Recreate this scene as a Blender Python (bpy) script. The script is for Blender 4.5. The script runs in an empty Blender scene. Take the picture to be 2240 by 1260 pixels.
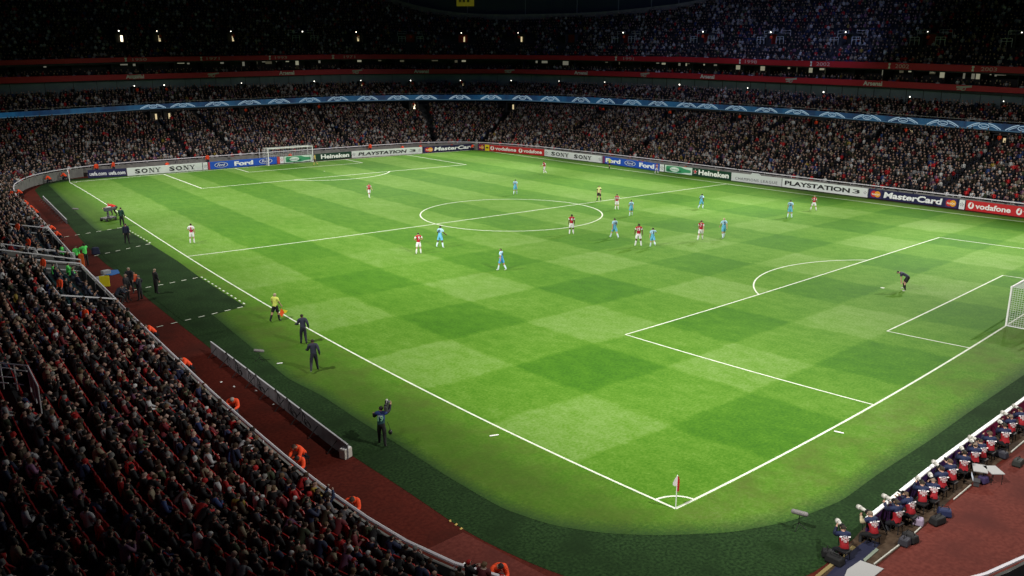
import bpy, bmesh, math, random
import numpy as np
from mathutils import Vector, Matrix, Quaternion
rng = np.random.RandomState(7); random.seed(7)
sc = bpy.context.scene
COL = sc.collection

# ------------------------------------------------------------------ camera
CAM = [-22.656108, -18.559097, 15.879873, 0.670872, -0.260877, 0.001074, 1902.849587]
def cam_rot():
    y, p, r = CAM[3:6]
    f = np.array([math.sin(y)*math.cos(p), math.cos(y)*math.cos(p), math.sin(p)])
    ri = np.cross(f, [0, 0, 1]); ri /= np.linalg.norm(ri); u = np.cross(ri, f)
    return np.array([math.cos(r)*ri+math.sin(r)*u, -math.sin(r)*ri+math.cos(r)*u, -f])
CR = cam_rot(); CP = np.array(CAM[:3]); CF = CAM[6]
cam = bpy.data.cameras.new("camera"); camo = bpy.data.objects.new("camera", cam); COL.objects.link(camo)
M = Matrix.Identity(4)
for i in range(3):
    for j in range(3): M[j][i] = CR[i][j]
    M[i][3] = CP[i]
camo.matrix_world = M
cam.sensor_width = 36; cam.lens = CF/2240*36; cam.clip_end = 1000; cam.clip_start = .3
sc.camera = camo
def at(px, py, z=0.0):
    """pixel of the 2240-wide photograph -> point of the horizontal plane z"""
    d = np.array([(px-1120)/CF, -(py-630)/CF, -1.0]) @ CR
    t = (z-CP[2])/d[2]
    return CP+d*t
def proj(P):
    c = (np.asarray(P, float).reshape(-1, 3)-CP) @ CR.T; d = -c[:, 2]
    d = np.where(np.abs(d) < 1e-6, 1e-6, d)
    return np.stack([1120+CF*c[:, 0]/d, 630-CF*c[:, 1]/d, d], 1)

# ------------------------------------------------------------------ world, light, exposure
wd = bpy.data.worlds.new("World"); sc.world = wd; wd.use_nodes = True
nt = wd.node_tree; bg = nt.nodes["Background"]
bg.inputs[0].default_value = (.25, .35, .6, 1); bg.inputs[1].default_value = .03
sc.view_settings.view_transform = 'Standard'; sc.view_settings.look = 'None'
sc.view_settings.exposure = .22; sc.view_settings.gamma = 1
sc.cycles.use_denoising = True
try: sc.cycles.denoiser = 'OPENIMAGEDENOISE'
except Exception: pass
sc.cycles.max_bounces = 3; sc.cycles.diffuse_bounces = 2; sc.cycles.glossy_bounces = 1; sc.cycles.transparent_max_bounces = 6
sc.cycles.sample_clamp_indirect = 3

def spot(loc, tgt, power, ang, blend=.6, col=(1, .97, .9), size=.6):
    l = bpy.data.lights.new("flood_or_fill_beam", 'SPOT'); o = bpy.data.objects.new("flood_or_fill_beam", l); COL.objects.link(o)
    o.location = loc; o.rotation_euler = (Vector(tgt)-Vector(loc)).to_track_quat('-Z', 'Y').to_euler()
    l.energy = power; l.spot_size = math.radians(ang); l.spot_blend = blend; l.color = col; l.shadow_soft_size = size
    return o
PW = 170000
for y in (2, 26, 50, 74, 98):                      # the lamps along the two long roof edges
    spot((96, y, 38), (42, 50+(y-50)*.9, 0), PW*.96, 49, .85)
    spot((-26, y-4, 36), (22, 48+(y-52)*.95, 0), PW*.62, 62, 1.0)
for x in (10, 58):
    spot((x, 132, 38), (34+(x-34)*.6, 84, 0), PW*.42, 52, .9)
    spot((x, -26, 36), (34+(x-34)*.8, 74, 0), PW*1.15, 28, .9)
    spot((x, -26, 36), (34+(x-34)*1.1, 16, 0), PW*.5, 62, 1.0)  # extra fill added from the south to brighten the near corner and goal

FLOODS = []
for px_, py_, aim_ in ((1456, -9, (1420, 90)), (1637, -6, (1590, 90)), (1850, -8, (1700, 100)), (887, -8, (900, 90))):
    FLOODS.append((px_, py_, aim_))

# ------------------------------------------------------------------ helpers
MATS = {}
def mat(name, col, rough=.7, emis=None, es=0, metal=0, spec=.3):
    if name in MATS: return MATS[name]
    m = bpy.data.materials.new(name); m.use_nodes = True
    b = m.node_tree.nodes["Principled BSDF"]
    b.inputs["Base Color"].default_value = (*col, 1); b.inputs["Roughness"].default_value = rough
    b.inputs["Metallic"].default_value = metal; b.inputs["Specular IOR Level"].default_value = spec
    if emis: b.inputs["Emission Color"].default_value = (*emis, 1); b.inputs["Emission Strength"].default_value = es
    MATS[name] = m
    return m
def noisy(name, c1, c2, scale=4, detail=4, rough=.85, coord='Object', bump=0, stretch=None, c3=None, scale3=.3):
    m = mat(name, c1, rough, spec=.08)
    t = m.node_tree; b = t.nodes["Principled BSDF"]
    tc = t.nodes.new("ShaderNodeTexCoord"); n = t.nodes.new("ShaderNodeTexNoise"); n.inputs["Scale"].default_value = scale; n.inputs["Detail"].default_value = detail
    r = t.nodes.new("ShaderNodeMapRange"); r.inputs[1].default_value = .35; r.inputs[2].default_value = .65
    mx = t.nodes.new("ShaderNodeMix"); mx.data_type = 'RGBA'; mx.inputs[6].default_value = (*c1, 1); mx.inputs[7].default_value = (*c2, 1)
    src = tc.outputs[coord]
    if stretch:
        mp = t.nodes.new("ShaderNodeMapping"); mp.inputs["Scale"].default_value = stretch; t.links.new(src, mp.inputs[0]); src = mp.outputs[0]
    t.links.new(src, n.inputs["Vector"]); t.links.new(n.outputs[0], r.inputs[0]); t.links.new(r.outputs[0], mx.inputs[0])
    out = mx.outputs[2]
    if c3:
        n3 = t.nodes.new("ShaderNodeTexNoise"); n3.inputs["Scale"].default_value = scale3; n3.inputs["Detail"].default_value = 5
        r3 = t.nodes.new("ShaderNodeMapRange"); r3.inputs[1].default_value = .45; r3.inputs[2].default_value = .7
        m3 = t.nodes.new("ShaderNodeMix"); m3.data_type = 'RGBA'; m3.inputs[7].default_value = (*c3, 1)
        t.links.new(tc.outputs[coord], n3.inputs["Vector"]); t.links.new(n3.outputs[0], r3.inputs[0]); t.links.new(r3.outputs[0], m3.inputs[0]); t.links.new(out, m3.inputs[6]); out = m3.outputs[2]
    t.links.new(out, b.inputs["Base Color"])
    return m

class MB:
    """collects shapes that become ONE mesh"""
    def __init__(s): s.v = []; s.f = []; s.m = []; s.uv = None
    def add(s, vs, fs, mi=0):
        o = len(s.v); s.v.extend([tuple(map(float, v)) for v in vs]); s.f.extend([tuple(i+o for i in f) for f in fs]); s.m.extend([mi]*len(fs)); return s
    def box(s, c, size, rz=0, mi=0, R=None, taper=1):
        hx, hy, hz = size[0]/2, size[1]/2, size[2]/2
        vs = [(-hx, -hy, -hz), (hx, -hy, -hz), (hx, hy, -hz), (-hx, hy, -hz), (-hx*taper, -hy*taper, hz), (hx*taper, -hy*taper, hz), (hx*taper, hy*taper, hz), (-hx*taper, hy*taper, hz)]
        if R is None: R = Matrix.Rotation(rz, 3, 'Z')
        vs = [tuple(R @ Vector(v)+Vector(c)) for v in vs]
        return s.add(vs, [(0, 3, 2, 1), (4, 5, 6, 7), (0, 1, 5, 4), (1, 2, 6, 5), (2, 3, 7, 6), (3, 0, 4, 7)], mi)
    def tube(s, pts, r, n=6, mi=0, cap=True, sq=1):
        pts = [Vector(p) for p in pts]; rs = r if hasattr(r, '__len__') else [r]*len(pts)
        vs = []; fs = []; up = None
        for i, p in enumerate(pts):
            d = (pts[min(i+1, len(pts)-1)]-pts[max(i-1, 0)]).normalized()
            if up is None: up = Vector((0, 0, 1)) if abs(d.z) < .9 else Vector((1, 0, 0))
            a = d.cross(up)
            if a.length < 1e-4: a = d.orthogonal()
            a.normalize(); b = a.cross(d).normalized(); up = b
            for k in range(n):
                t = 2*math.pi*(k+.5)/n; vs.append(p+a*(math.cos(t)*rs[i])+b*(math.sin(t)*rs[i]*sq))
        for i in range(len(pts)-1):
            for k in range(n): fs.append((i*n+k, i*n+(k+1) % n, (i+1)*n+(k+1) % n, (i+1)*n+k))
        if cap: fs += [tuple(range(n))[::-1], tuple(range((len(pts)-1)*n, len(pts)*n))]
        return s.add(vs, fs, mi)
    def ball(s, c, r, n=6, m=4, mi=0):
        rx, ry, rz = r if hasattr(r, '__len__') else (r, r, r)
        vs = [(c[0], c[1], c[2]-rz)]
        for i in range(1, m):
            p = -math.pi/2+math.pi*i/m
            for k in range(n):
                t = 2*math.pi*k/n; vs.append((c[0]+rx*math.cos(p)*math.cos(t), c[1]+ry*math.cos(p)*math.sin(t), c[2]+rz*math.sin(p)))
        vs.append((c[0], c[1], c[2]+rz)); L = len(vs)-1; fs = []
        for k in range(n):
            fs.append((0, 1+(k+1) % n, 1+k)); fs.append((L, L-n+k, L-n+(k+1) % n))
            for i in range(m-2): fs.append((1+i*n+k, 1+i*n+(k+1) % n, 1+(i+1)*n+(k+1) % n, 1+(i+1)*n+k))
        return s.add(vs, fs, mi)
    def build(s, name, mats, parent=None, smooth=False, loc=None, bevel=0):
        me = bpy.data.meshes.new(name); me.from_pydata(s.v, [], s.f)
        for m in (mats if isinstance(mats, (list, tuple)) else [mats]): me.materials.append(m)
        me.polygons.foreach_set('material_index', s.m)
        if smooth: me.polygons.foreach_set('use_smooth', [True]*len(s.f))
        me.update()
        o = bpy.data.objects.new(name, me); COL.objects.link(o)
        if parent is not None: o.parent = parent
        if loc is not None: o.location = loc
        if bevel:
            b = o.modifiers.new('bevel', 'BEVEL'); b.width = bevel; b.segments = 2; b.limit_method = 'ANGLE'
        return o
def tag(o, label=None, cat=None, group=None, kind=None):
    if label: o['label'] = label
    if cat: o['category'] = cat
    if group: o['group'] = group
    if kind: o['kind'] = kind
    return o
def empty(name, loc=(0, 0, 0), rz=0):
    o = bpy.data.objects.new(name, None); COL.objects.link(o); o.location = loc; o.rotation_euler = (0, 0, rz); o.empty_display_size = .2
    return o
ORD = ['first', 'second', 'third', 'fourth', 'fifth', 'sixth', 'seventh', 'eighth', 'ninth', 'tenth', 'eleventh', 'twelfth', 'thirteenth', 'fourteenth', 'fifteenth', 'sixteenth', 'seventeenth', 'eighteenth', 'nineteenth', 'twentieth']
def ordn(i):
    if i < 20: return ORD[i]
    n = i+1; return str(n)+({1: 'st', 2: 'nd', 3: 'rd'}.get(n % 10, 'th') if n % 100 not in (11, 12, 13) else 'th')

# lens-true pitch: true pitch metres -> the slightly bowed field of this ground
WC = np.array([[-1.1297, -0.9138], [-0.7268, 2.8814], [7.7329, 9.9351], [-8.9533, -18.3166], [2.3556, 6.5469], [2.3721, 0.1713], [-8.3279, -7.0316], [0.0673, 16.4539], [4.9529, -1.6895], [4.2342, 0.7818], [9.6179, -6.218], [-11.6295, -10.7697], [-7.228, -3.5262], [3.0941, 5.2342], [-0.2155, 2.018]])
def W(x, y):
    x = np.atleast_1d(np.asarray(x, float)); y = np.atleast_1d(np.asarray(y, float)); a = x/68-.5; b = y/105-.5
    B = np.stack([a**i*b**j for i in range(5) for j in range(5-i)], 1)
    return B @ WC+np.stack([x, y], 1)
def IW(p):
    p = np.atleast_2d(p)[:, :2]; q = p.copy()
    for _ in range(12):
        q = q-(W(np.clip(q[:, 0], -12, 82), np.clip(q[:, 1], -14, 118))-np.stack([np.clip(q[:, 0], -12, 82), np.clip(q[:, 1], -14, 118)], 1)+q-p)
    return q

# ------------------------------------------------------------------ materials of the place
M_conc = noisy('concrete', (.17, .17, .165), (.22, .22, .21), 1.5)
M_dark = noisy('dark_concrete', (.03, .032, .036), (.045, .045, .05), 1.2)
M_white = mat('white_paint', (.8, .8, .8), .5)
M_rail = mat('white_rail', (.68, .68, .72), .4)
M_red = mat('red_fascia', (.36, .008, .018), .5)
M_seat = mat('red_seat', (.36, .018, .016), .45)
M_black = mat('black_plastic', (.012, .012, .013), .5)
M_line = noisy('line_paint', (.52, .56, .46), (.66, .7, .6), 3, 6, .9)
M_track = noisy('red_rubber', (.058, .009, .006), (.092, .016, .010), 7, 8, .9, c3=(.045, .010, .007), scale3=.4)
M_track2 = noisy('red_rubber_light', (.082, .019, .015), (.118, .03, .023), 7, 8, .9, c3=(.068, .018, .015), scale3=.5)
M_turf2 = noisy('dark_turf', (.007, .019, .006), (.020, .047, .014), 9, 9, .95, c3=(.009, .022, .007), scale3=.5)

def grass_material():
    m = bpy.data.materials.new('grass'); m.use_nodes = True; t = m.node_tree; b = t.nodes["Principled BSDF"]
    b.inputs["Roughness"].default_value = .85; b.inputs["Specular IOR Level"].default_value = .15
    N = t.nodes.new; L = t.links.new
    uv = N("ShaderNodeUVMap"); uv.uv_map = 'pitch'
    sp = N("ShaderNodeSeparateXYZ"); L(uv.outputs[0], sp.inputs[0])
    # wobble of the mower
    nz = N("ShaderNodeTexNoise"); nz.inputs["Scale"].default_value = .35; nz.inputs["Detail"].default_value = 3; L(uv.outputs[0], nz.inputs["Vector"])
    def math_(op, a, bb=None):
        n = N("ShaderNodeMath"); n.operation = op
        for i, v in enumerate((a, bb)):
            if v is None: continue
            if isinstance(v, (int, float)): n.inputs[i].default_value = v
            else: L(v, n.inputs[i])
        return n.outputs[0]
    wob = math_('MULTIPLY', math_('SUBTRACT', nz.outputs[0], .5), .9)
    def stripe(val, width, phase=0):
        v = math_('ADD', val, wob); v = math_('DIVIDE', math_('ADD', v, phase), width*2)
        v = math_('FRACT', v)                        # 0..1, dark below .5
        v = math_('SUBTRACT', v, .5)                 # edge at 0
        a = math_('MULTIPLY', v, 30); a = math_('MINIMUM', math_('MAXIMUM', a, -.5), .5)
        c = math_('SUBTRACT', .5, math_('ABSOLUTE', v)); c2 = math_('MINIMUM', math_('MULTIPLY', c, 30), .5)
        s = math_('MINIMUM', math_('ABSOLUTE', a), c2)
        sg = math_('SIGN', v)
        return math_('MULTIPLY', math_('MULTIPLY', sg, s), 2)   # -1 dark .. +1 light
    sx = stripe(sp.outputs[0], 5.667, 5.667+20*5.667)
    y = sp.outputs[1]
    inbox = math_('LESS_THAN', y, 16.5)
    sy1 = stripe(y, 5.5, 22*5.5); sy1 = math_('MULTIPLY', sy1, 1)
    sy2 = stripe(math_('SUBTRACT', y, 16.5), 5.9, 5.9+20*5.9)
    mixv = N("ShaderNodeMix"); mixv.data_type = 'FLOAT'; L(inbox, mixv.inputs[0]); L(sy2, mixv.inputs[2]); L(sy1, mixv.inputs[3])
    # the cross stripes fade towards the far end, the long stripes grow
    fy = N("ShaderNodeMapRange"); L(y, fy.inputs[0]); fy.inputs[1].default_value = 25; fy.inputs[2].default_value = 58; fy.inputs[3].default_value = .95; fy.inputs[4].default_value = .12
    fx = N("ShaderNodeMapRange"); L(y, fx.inputs[0]); fx.inputs[1].default_value = 0; fx.inputs[2].default_value = 70; fx.inputs[3].default_value = .85; fx.inputs[4].default_value = 1.1
    tot = math_('ADD', math_('MULTIPLY', sx, fx.outputs[0]), math_('MULTIPLY', mixv.outputs[0], fy.outputs[0]))
    # inside the lines only
    def inside(v, lo, hi): return math_('MULTIPLY', math_('GREATER_THAN', v, lo), math_('LESS_THAN', v, hi))
    ins = math_('MULTIPLY', inside(sp.outputs[0], -.1, 68.6), inside(y, -.1, 105.3))
    tot = math_('MULTIPLY', tot, math_('ADD', math_('MULTIPLY', ins, .85), .15))
    n1 = N("ShaderNodeTexNoise"); n1.inputs["Scale"].default_value = 1.3; n1.inputs["Detail"].default_value = 8; n1.inputs["Roughness"].default_value = .75
    mp = N("ShaderNodeMapping"); mp.inputs["Scale"].default_value = (1, .6, 1); mp.inputs["Rotation"].default_value = (0, 0, .6); L(uv.outputs[0], mp.inputs[0]); L(mp.outputs[0], n1.inputs["Vector"])
    n2 = N("ShaderNodeTexNoise"); n2.inputs["Scale"].default_value = .12; n2.inputs["Detail"].default_value = 4; L(uv.outputs[0], n2.inputs["Vector"])
    fac = math_('ADD', math_('MULTIPLY', tot, .15), .5)
    fac = math_('ADD', fac, math_('MULTIPLY', math_('SUBTRACT', n1.outputs[0], .5), 1.0))
    n4 = N("ShaderNodeTexNoise"); n4.inputs["Scale"].default_value = 7; n4.inputs["Detail"].default_value = 6; n4.inputs["Roughness"].default_value = .8; L(uv.outputs[0], n4.inputs["Vector"])
    fac = math_('ADD', fac, math_('MULTIPLY', math_('SUBTRACT', n4.outputs[0], .5), 1.7))
    fac = math_('ADD', fac, math_('MULTIPLY', math_('SUBTRACT', n2.outputs[0], .5), .5))
    # divots and scuffs
    n5 = N("ShaderNodeTexNoise"); n5.inputs["Scale"].default_value = 2.6; n5.inputs["Detail"].default_value = 3; n5.inputs["Roughness"].default_value = .9; L(uv.outputs[0], n5.inputs["Vector"])
    dv = N("ShaderNodeMapRange"); L(n5.outputs[0], dv.inputs[0]); dv.inputs[1].default_value = .66; dv.inputs[2].default_value = .74; dv.inputs[4].default_value = .35
    fac = math_('SUBTRACT', fac, dv.outputs[0])
    dl = N("ShaderNodeMapRange"); L(n5.outputs[0], dl.inputs[0]); dl.inputs[1].default_value = .34; dl.inputs[2].default_value = .27; dl.inputs[4].default_value = .25
    fac = math_('ADD', fac, dl.outputs[0])
    cr = N("ShaderNodeValToRGB"); L(fac, cr.inputs[0]); e = cr.color_ramp.elements
    e[0].position = 0; e[0].color = (.027, .105, .003, 1); e[1].position = 1; e[1].color = (.145, .25, .06, 1)
    k = e.new(.33); k.color = (.049, .148, .005, 1); k = e.new(.62); k.color = (.083, .19, .015, 1)
    # worn, browner grass outside the near touchline and corner
    n3 = N("ShaderNodeTexNoise"); n3.inputs["Scale"].default_value = .45; n3.inputs["Detail"].default_value = 7; n3.inputs["Roughness"].default_value = .7; L(uv.outputs[0], n3.inputs["Vector"])
    out = math_('SUBTRACT', 1, ins)
    w = N("ShaderNodeMapRange"); L(n3.outputs[0], w.inputs[0]); w.inputs[1].default_value = .42; w.inputs[2].default_value = .68; w.inputs[4].default_value = .7
    nearline = math_('MULTIPLY', math_('GREATER_THAN', sp.outputs[0], -6), math_('LESS_THAN', y, 50))
    wf = math_('MULTIPLY', math_('MULTIPLY', w.outputs[0], out), nearline)
    mx = N("ShaderNodeMix"); mx.data_type = 'RGBA'; L(wf, mx.inputs[0]); L(cr.outputs[0], mx.inputs[6]); mx.inputs[7].default_value = (.07, .095, .016, 1)
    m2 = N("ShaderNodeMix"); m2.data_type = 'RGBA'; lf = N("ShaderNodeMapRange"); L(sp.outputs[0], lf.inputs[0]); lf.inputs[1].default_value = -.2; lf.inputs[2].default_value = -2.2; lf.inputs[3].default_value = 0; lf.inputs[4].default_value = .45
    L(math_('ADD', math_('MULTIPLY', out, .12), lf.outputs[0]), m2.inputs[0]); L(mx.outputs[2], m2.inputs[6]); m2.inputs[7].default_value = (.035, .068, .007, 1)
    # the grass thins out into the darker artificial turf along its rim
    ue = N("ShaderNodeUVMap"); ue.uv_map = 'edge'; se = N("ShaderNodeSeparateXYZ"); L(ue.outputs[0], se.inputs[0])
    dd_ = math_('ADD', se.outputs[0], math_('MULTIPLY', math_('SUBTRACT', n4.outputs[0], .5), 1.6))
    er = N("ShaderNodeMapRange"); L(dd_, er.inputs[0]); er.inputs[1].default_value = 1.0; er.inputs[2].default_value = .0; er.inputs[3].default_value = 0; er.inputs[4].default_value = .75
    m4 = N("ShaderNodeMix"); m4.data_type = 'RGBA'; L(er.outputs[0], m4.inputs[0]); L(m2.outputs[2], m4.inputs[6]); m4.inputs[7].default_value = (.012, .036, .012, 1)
    L(m4.outputs[2], b.inputs["Base Color"])
    return m
M_grass = grass_material()

# ------------------------------------------------------------------ ground sheets
def smooth_poly(pts, closed=True, step=.7, it=2, k=5):
    P = np.array(pts, float)
    if closed: P = np.vstack([P, P[:1]])
    seg = np.hypot(*np.diff(P, axis=0).T); s = np.r_[0, np.cumsum(seg)]; n = max(8, int(s[-1]/step)); t = np.linspace(0, s[-1], n+1)
    Q = np.stack([np.interp(t, s, P[:, 0]), np.interp(t, s, P[:, 1])], 1)
    if closed: Q = Q[:-1]
    for _ in range(it):
        w = np.hanning(2*k+3)[1:-1]; w /= w.sum()
        if closed: E = np.vstack([Q[-k:], Q, Q[:k]])
        else:
            E = np.vstack([2*Q[0]-Q[k:0:-1], Q, 2*Q[-1]-Q[-2:-k-2:-1]])
        Q = np.stack([np.convolve(E[:, 0], w, 'valid'), np.convolve(E[:, 1], w, 'valid')], 1)
    return Q
def sheet(name, poly, z, m, centre, rings=28, uv=False):
    P = np.array(poly); n = len(P); c = np.array(centre); V = [np.r_[c, z]]; F = []; TT = [0.0]
    for r in range(1, rings+1):
        t = 1-(1-r/rings)**1.35 if uv else (r/rings)**.8
        for p in P: V.append(np.r_[c+(p-c)*t, z]); TT.append(np.hypot(*(p-c))*(1-t))
    for k in range(n): F.append((0, 1+k, 1+(k+1) % n))
    for r in range(rings-1):
        a = 1+r*n; b = a+n
        for k in range(n): F.append((a+k, b+k, b+(k+1) % n, a+(k+1) % n))
    me = bpy.data.meshes.new(name); me.from_pydata([tuple(v) for v in V], [], F); me.materials.append(m)
    V = np.array(V)
    ar = sum((P[k][0]*P[(k+1) % n][1]-P[(k+1) % n][0]*P[k][1]) for k in range(n))
    if ar < 0: me.flip_normals()
    if uv:
        q = IW(V[:, :2]); u = me.uv_layers.new(name='pitch'); li = np.zeros(len(me.loops), int); me.loops.foreach_get('vertex_index', li)
        u.data.foreach_set('uv', q[li].ravel()); u2 = me.uv_layers.new(name='edge'); u2.data.foreach_set('uv', np.c_[np.array(TT), np.zeros(len(TT))][li].ravel())
    o = bpy.data.objects.new(name, me); COL.objects.link(o); return o
g = MB(); g.add([(-320, -320, -.03), (420, -320, -.03), (420, 420, -.03), (-320, 420, -.03)], [(0, 1, 2, 3)])
tag(g.build('ground', noisy('asphalt', (.02, .02, .02), (.03, .03, .03), .5)), kind='structure')

FRONT = [(26, -10.6), (12, -10.3), (4, -10.0), (2, -9.75), (-1.5, -8.4), (-4.6, -6.4), (-7.4, -3.6), (-9.6, -.5), (-10.28, 2.1), (-10.62, 6), (-10.67, 11), (-10.5, 18), (-10.15, 26), (-9.9, 32), (-9.1, 47), (-8.1, 62), (-7.6, 68), (-7.05, 78), (-6.5, 89), (-5.3, 97), (-2.7, 103.4), (.3, 107), (3.6, 109.2), (7.5, 110.8), (12.5, 111.3), (22, 111.6), (35, 111.6), (49, 111.4), (58, 110.9), (63.5, 109), (67.5, 105.5), (69.9, 99.5), (71.5, 91), (72.4, 80), (72.8, 66), (72.6, 45), (73, 28), (73.3, 12), (73.5, -8)]
F = smooth_poly(FRONT, closed=False, step=1.0, it=1, k=3)
d = np.gradient(F, axis=0); d /= np.hypot(*d.T)[:, None]
nrm = np.stack([-d[:, 1], d[:, 0]], 1)
for _ in range(2):
    w_ = np.hanning(17)[1:-1]; w_ /= w_.sum(); E_ = np.vstack([np.repeat(nrm[:1], 7, 0), nrm, np.repeat(nrm[-1:], 7, 0)])
    nrm = np.stack([np.convolve(E_[:, 0], w_, 'valid'), np.convolve(E_[:, 1], w_, 'valid')], 1); nrm /= np.hypot(*nrm.T)[:, None]
S = np.r_[0, np.cumsum(np.hypot(*np.diff(F, axis=0).T))]
def ring(s, o):
    s = np.atleast_1d(s); x = np.interp(s, S, F[:, 0]); y = np.interp(s, S, F[:, 1]); a = np.interp(s, S, nrm[:, 0]); b = np.interp(s, S, nrm[:, 1]); l = np.hypot(a, b)
    return np.stack([x+a/l*o, y+b/l*o], 1)
def rnormal(s): 
    v = np.array([np.interp(s, S, nrm[:, 0]), np.interp(s, S, nrm[:, 1])]); return v/np.linalg.norm(v)
def s_of(px, o, z=8):
    """station whose point at offset o shows at picture column px (far sides only)"""
    ss = np.arange(170, S[-1], .25); q = ring(ss, o); P = proj(np.c_[q, np.full(len(q), z)]); i = np.argmin(np.abs(P[:, 0]-px)+1e5*(P[:, 2] < 5)); return ss[i]

trk = np.vstack([ring(S[::2], .3), [(73.5, -8), (40, -10.6)]])
tag(sheet('running_track', trk, -.012, M_track, (33, 50), 12), kind='structure')
g = MB()
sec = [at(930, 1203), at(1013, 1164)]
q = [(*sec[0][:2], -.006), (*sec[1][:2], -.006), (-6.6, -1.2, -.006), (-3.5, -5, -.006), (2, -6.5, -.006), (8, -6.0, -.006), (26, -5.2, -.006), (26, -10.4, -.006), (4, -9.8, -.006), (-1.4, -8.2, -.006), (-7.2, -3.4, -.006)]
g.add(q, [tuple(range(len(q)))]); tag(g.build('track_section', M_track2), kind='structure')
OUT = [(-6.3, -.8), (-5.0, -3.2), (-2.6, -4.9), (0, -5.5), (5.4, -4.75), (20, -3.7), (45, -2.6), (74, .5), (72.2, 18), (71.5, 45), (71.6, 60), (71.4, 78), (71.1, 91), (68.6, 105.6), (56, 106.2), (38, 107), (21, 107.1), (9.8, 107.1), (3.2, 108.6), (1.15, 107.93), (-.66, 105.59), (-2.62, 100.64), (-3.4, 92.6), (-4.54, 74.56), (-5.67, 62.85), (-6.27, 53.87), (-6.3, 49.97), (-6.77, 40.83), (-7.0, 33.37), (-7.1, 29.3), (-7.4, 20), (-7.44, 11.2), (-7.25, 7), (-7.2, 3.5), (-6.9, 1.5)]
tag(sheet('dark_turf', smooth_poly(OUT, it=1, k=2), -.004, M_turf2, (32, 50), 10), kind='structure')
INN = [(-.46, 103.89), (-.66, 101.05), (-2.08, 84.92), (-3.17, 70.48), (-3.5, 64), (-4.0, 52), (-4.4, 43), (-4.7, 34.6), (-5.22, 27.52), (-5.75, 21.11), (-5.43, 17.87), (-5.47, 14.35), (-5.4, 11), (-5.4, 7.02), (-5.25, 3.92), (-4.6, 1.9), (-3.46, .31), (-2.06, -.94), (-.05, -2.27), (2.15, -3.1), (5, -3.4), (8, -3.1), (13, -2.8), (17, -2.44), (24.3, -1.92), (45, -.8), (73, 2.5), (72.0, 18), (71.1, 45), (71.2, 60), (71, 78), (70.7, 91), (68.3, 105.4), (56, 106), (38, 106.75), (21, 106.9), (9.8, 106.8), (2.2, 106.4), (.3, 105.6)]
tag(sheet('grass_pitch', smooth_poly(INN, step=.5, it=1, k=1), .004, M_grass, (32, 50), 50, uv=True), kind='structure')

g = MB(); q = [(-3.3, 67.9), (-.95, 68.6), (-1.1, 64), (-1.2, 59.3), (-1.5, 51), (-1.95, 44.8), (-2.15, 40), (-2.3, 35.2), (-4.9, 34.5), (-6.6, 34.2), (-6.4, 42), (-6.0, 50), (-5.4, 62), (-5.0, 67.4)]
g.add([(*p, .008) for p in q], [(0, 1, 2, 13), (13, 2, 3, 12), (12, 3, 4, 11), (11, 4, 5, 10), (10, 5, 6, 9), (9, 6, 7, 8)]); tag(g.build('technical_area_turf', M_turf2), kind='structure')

# pitch markings -----------------------------------------------------------
def stroke(mb, pts, wdt=.12, true=True, z=.012, step=1.0):
    P = np.array(pts, float); Q = [P[0]]
    for a, b in zip(P[:-1], P[1:]):
        n = max(1, int(np.hypot(*(b-a))/step)); Q += [a+(b-a)*i/n for i in range(1, n+1)]
    Q = np.array(Q)
    if true: Q = W(Q[:, 0], Q[:, 1])
    dd = np.gradient(Q, axis=0); dd /= np.hypot(*dd.T)[:, None]; nn = np.stack([-dd[:, 1], dd[:, 0]], 1)*wdt/2
    vs = [(*(q+n_), z) for q, n_ in zip(Q, nn)]+[(*(q-n_), z) for q, n_ in zip(Q, nn)]; n = len(Q)
    mb.add(vs, [(i, i+n, i+n+1, i+1) for i in range(n-1)])
def arc(cx, cy, r, a0, a1, n=40): return [(cx+r*math.cos(math.radians(a0+(a1-a0)*i/n)), cy+r*math.sin(math.radians(a0+(a1-a0)*i/n))) for i in range(n+1)]
mk = MB()
stroke(mk, [(0, 0), (0, 105)], .105); stroke(mk, [(68, 0), (68, 105)], .16, z=.0122); stroke(mk, [(0, 0), (68, 0)], .105, z=.0124); stroke(mk, [(0, 105), (68, 105)], .2, z=.0126); stroke(mk, [(0, 52.5), (68, 52.5)], .13, z=.0128)
stroke(mk, arc(34, 52.5, 9.15, 0, 360, 90), .13, z=.013)
for y0, sg in ((0, 1), (105, -1)):
    wd_ = .105 if sg > 0 else .19
    stroke(mk, [(13.84, y0), (13.84, y0+sg*16.5), (54.16, y0+sg*16.5), (54.16, y0)], wd_, z=.0132)
    stroke(mk, [(24.84, y0), (24.84, y0+sg*5.5), (43.16, y0+sg*5.5), (43.16, y0)], wd_, z=.0134)
    stroke(mk, arc(34, y0+sg*11, 9.15, sg*37, sg*143), wd_, z=.0136)
    stroke(mk, arc(0, y0, 1, 0, 90*sg, 12), .1, z=.0138); stroke(mk, arc(68, y0, 1, 180, 180-90*sg, 12), .1, z=.0138)
    stroke(mk, [(33.88, y0+sg*11), (34.12, y0+sg*11)], .24, z=.0139)
tag(mk.build('pitch_markings', M_line), kind='structure')
# dashed lines of the two technical areas
tk = MB()
def dashes(a, b, n, fill=.45, wdt=.1):
    a = at(*a)[:2]; b = at(*b)[:2]
    for i in range(n):
        t0 = i/n; t1 = (i+fill)/n; stroke(tk, [a+(b-a)*t0, a+(b-a)*t1], wdt, False, .02)
dashes((140, 519), (278, 496), 6); dashes((206, 560), (340, 531), 6); dashes((272, 498), (333, 534), 10, .42)
dashes((236, 646), (446, 605), 8); dashes((343, 716), (546, 668), 7); dashes((440, 606), (541, 669), 12, .42)
tag(tk.build('technical_area_markings', M_line), kind='structure')

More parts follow.
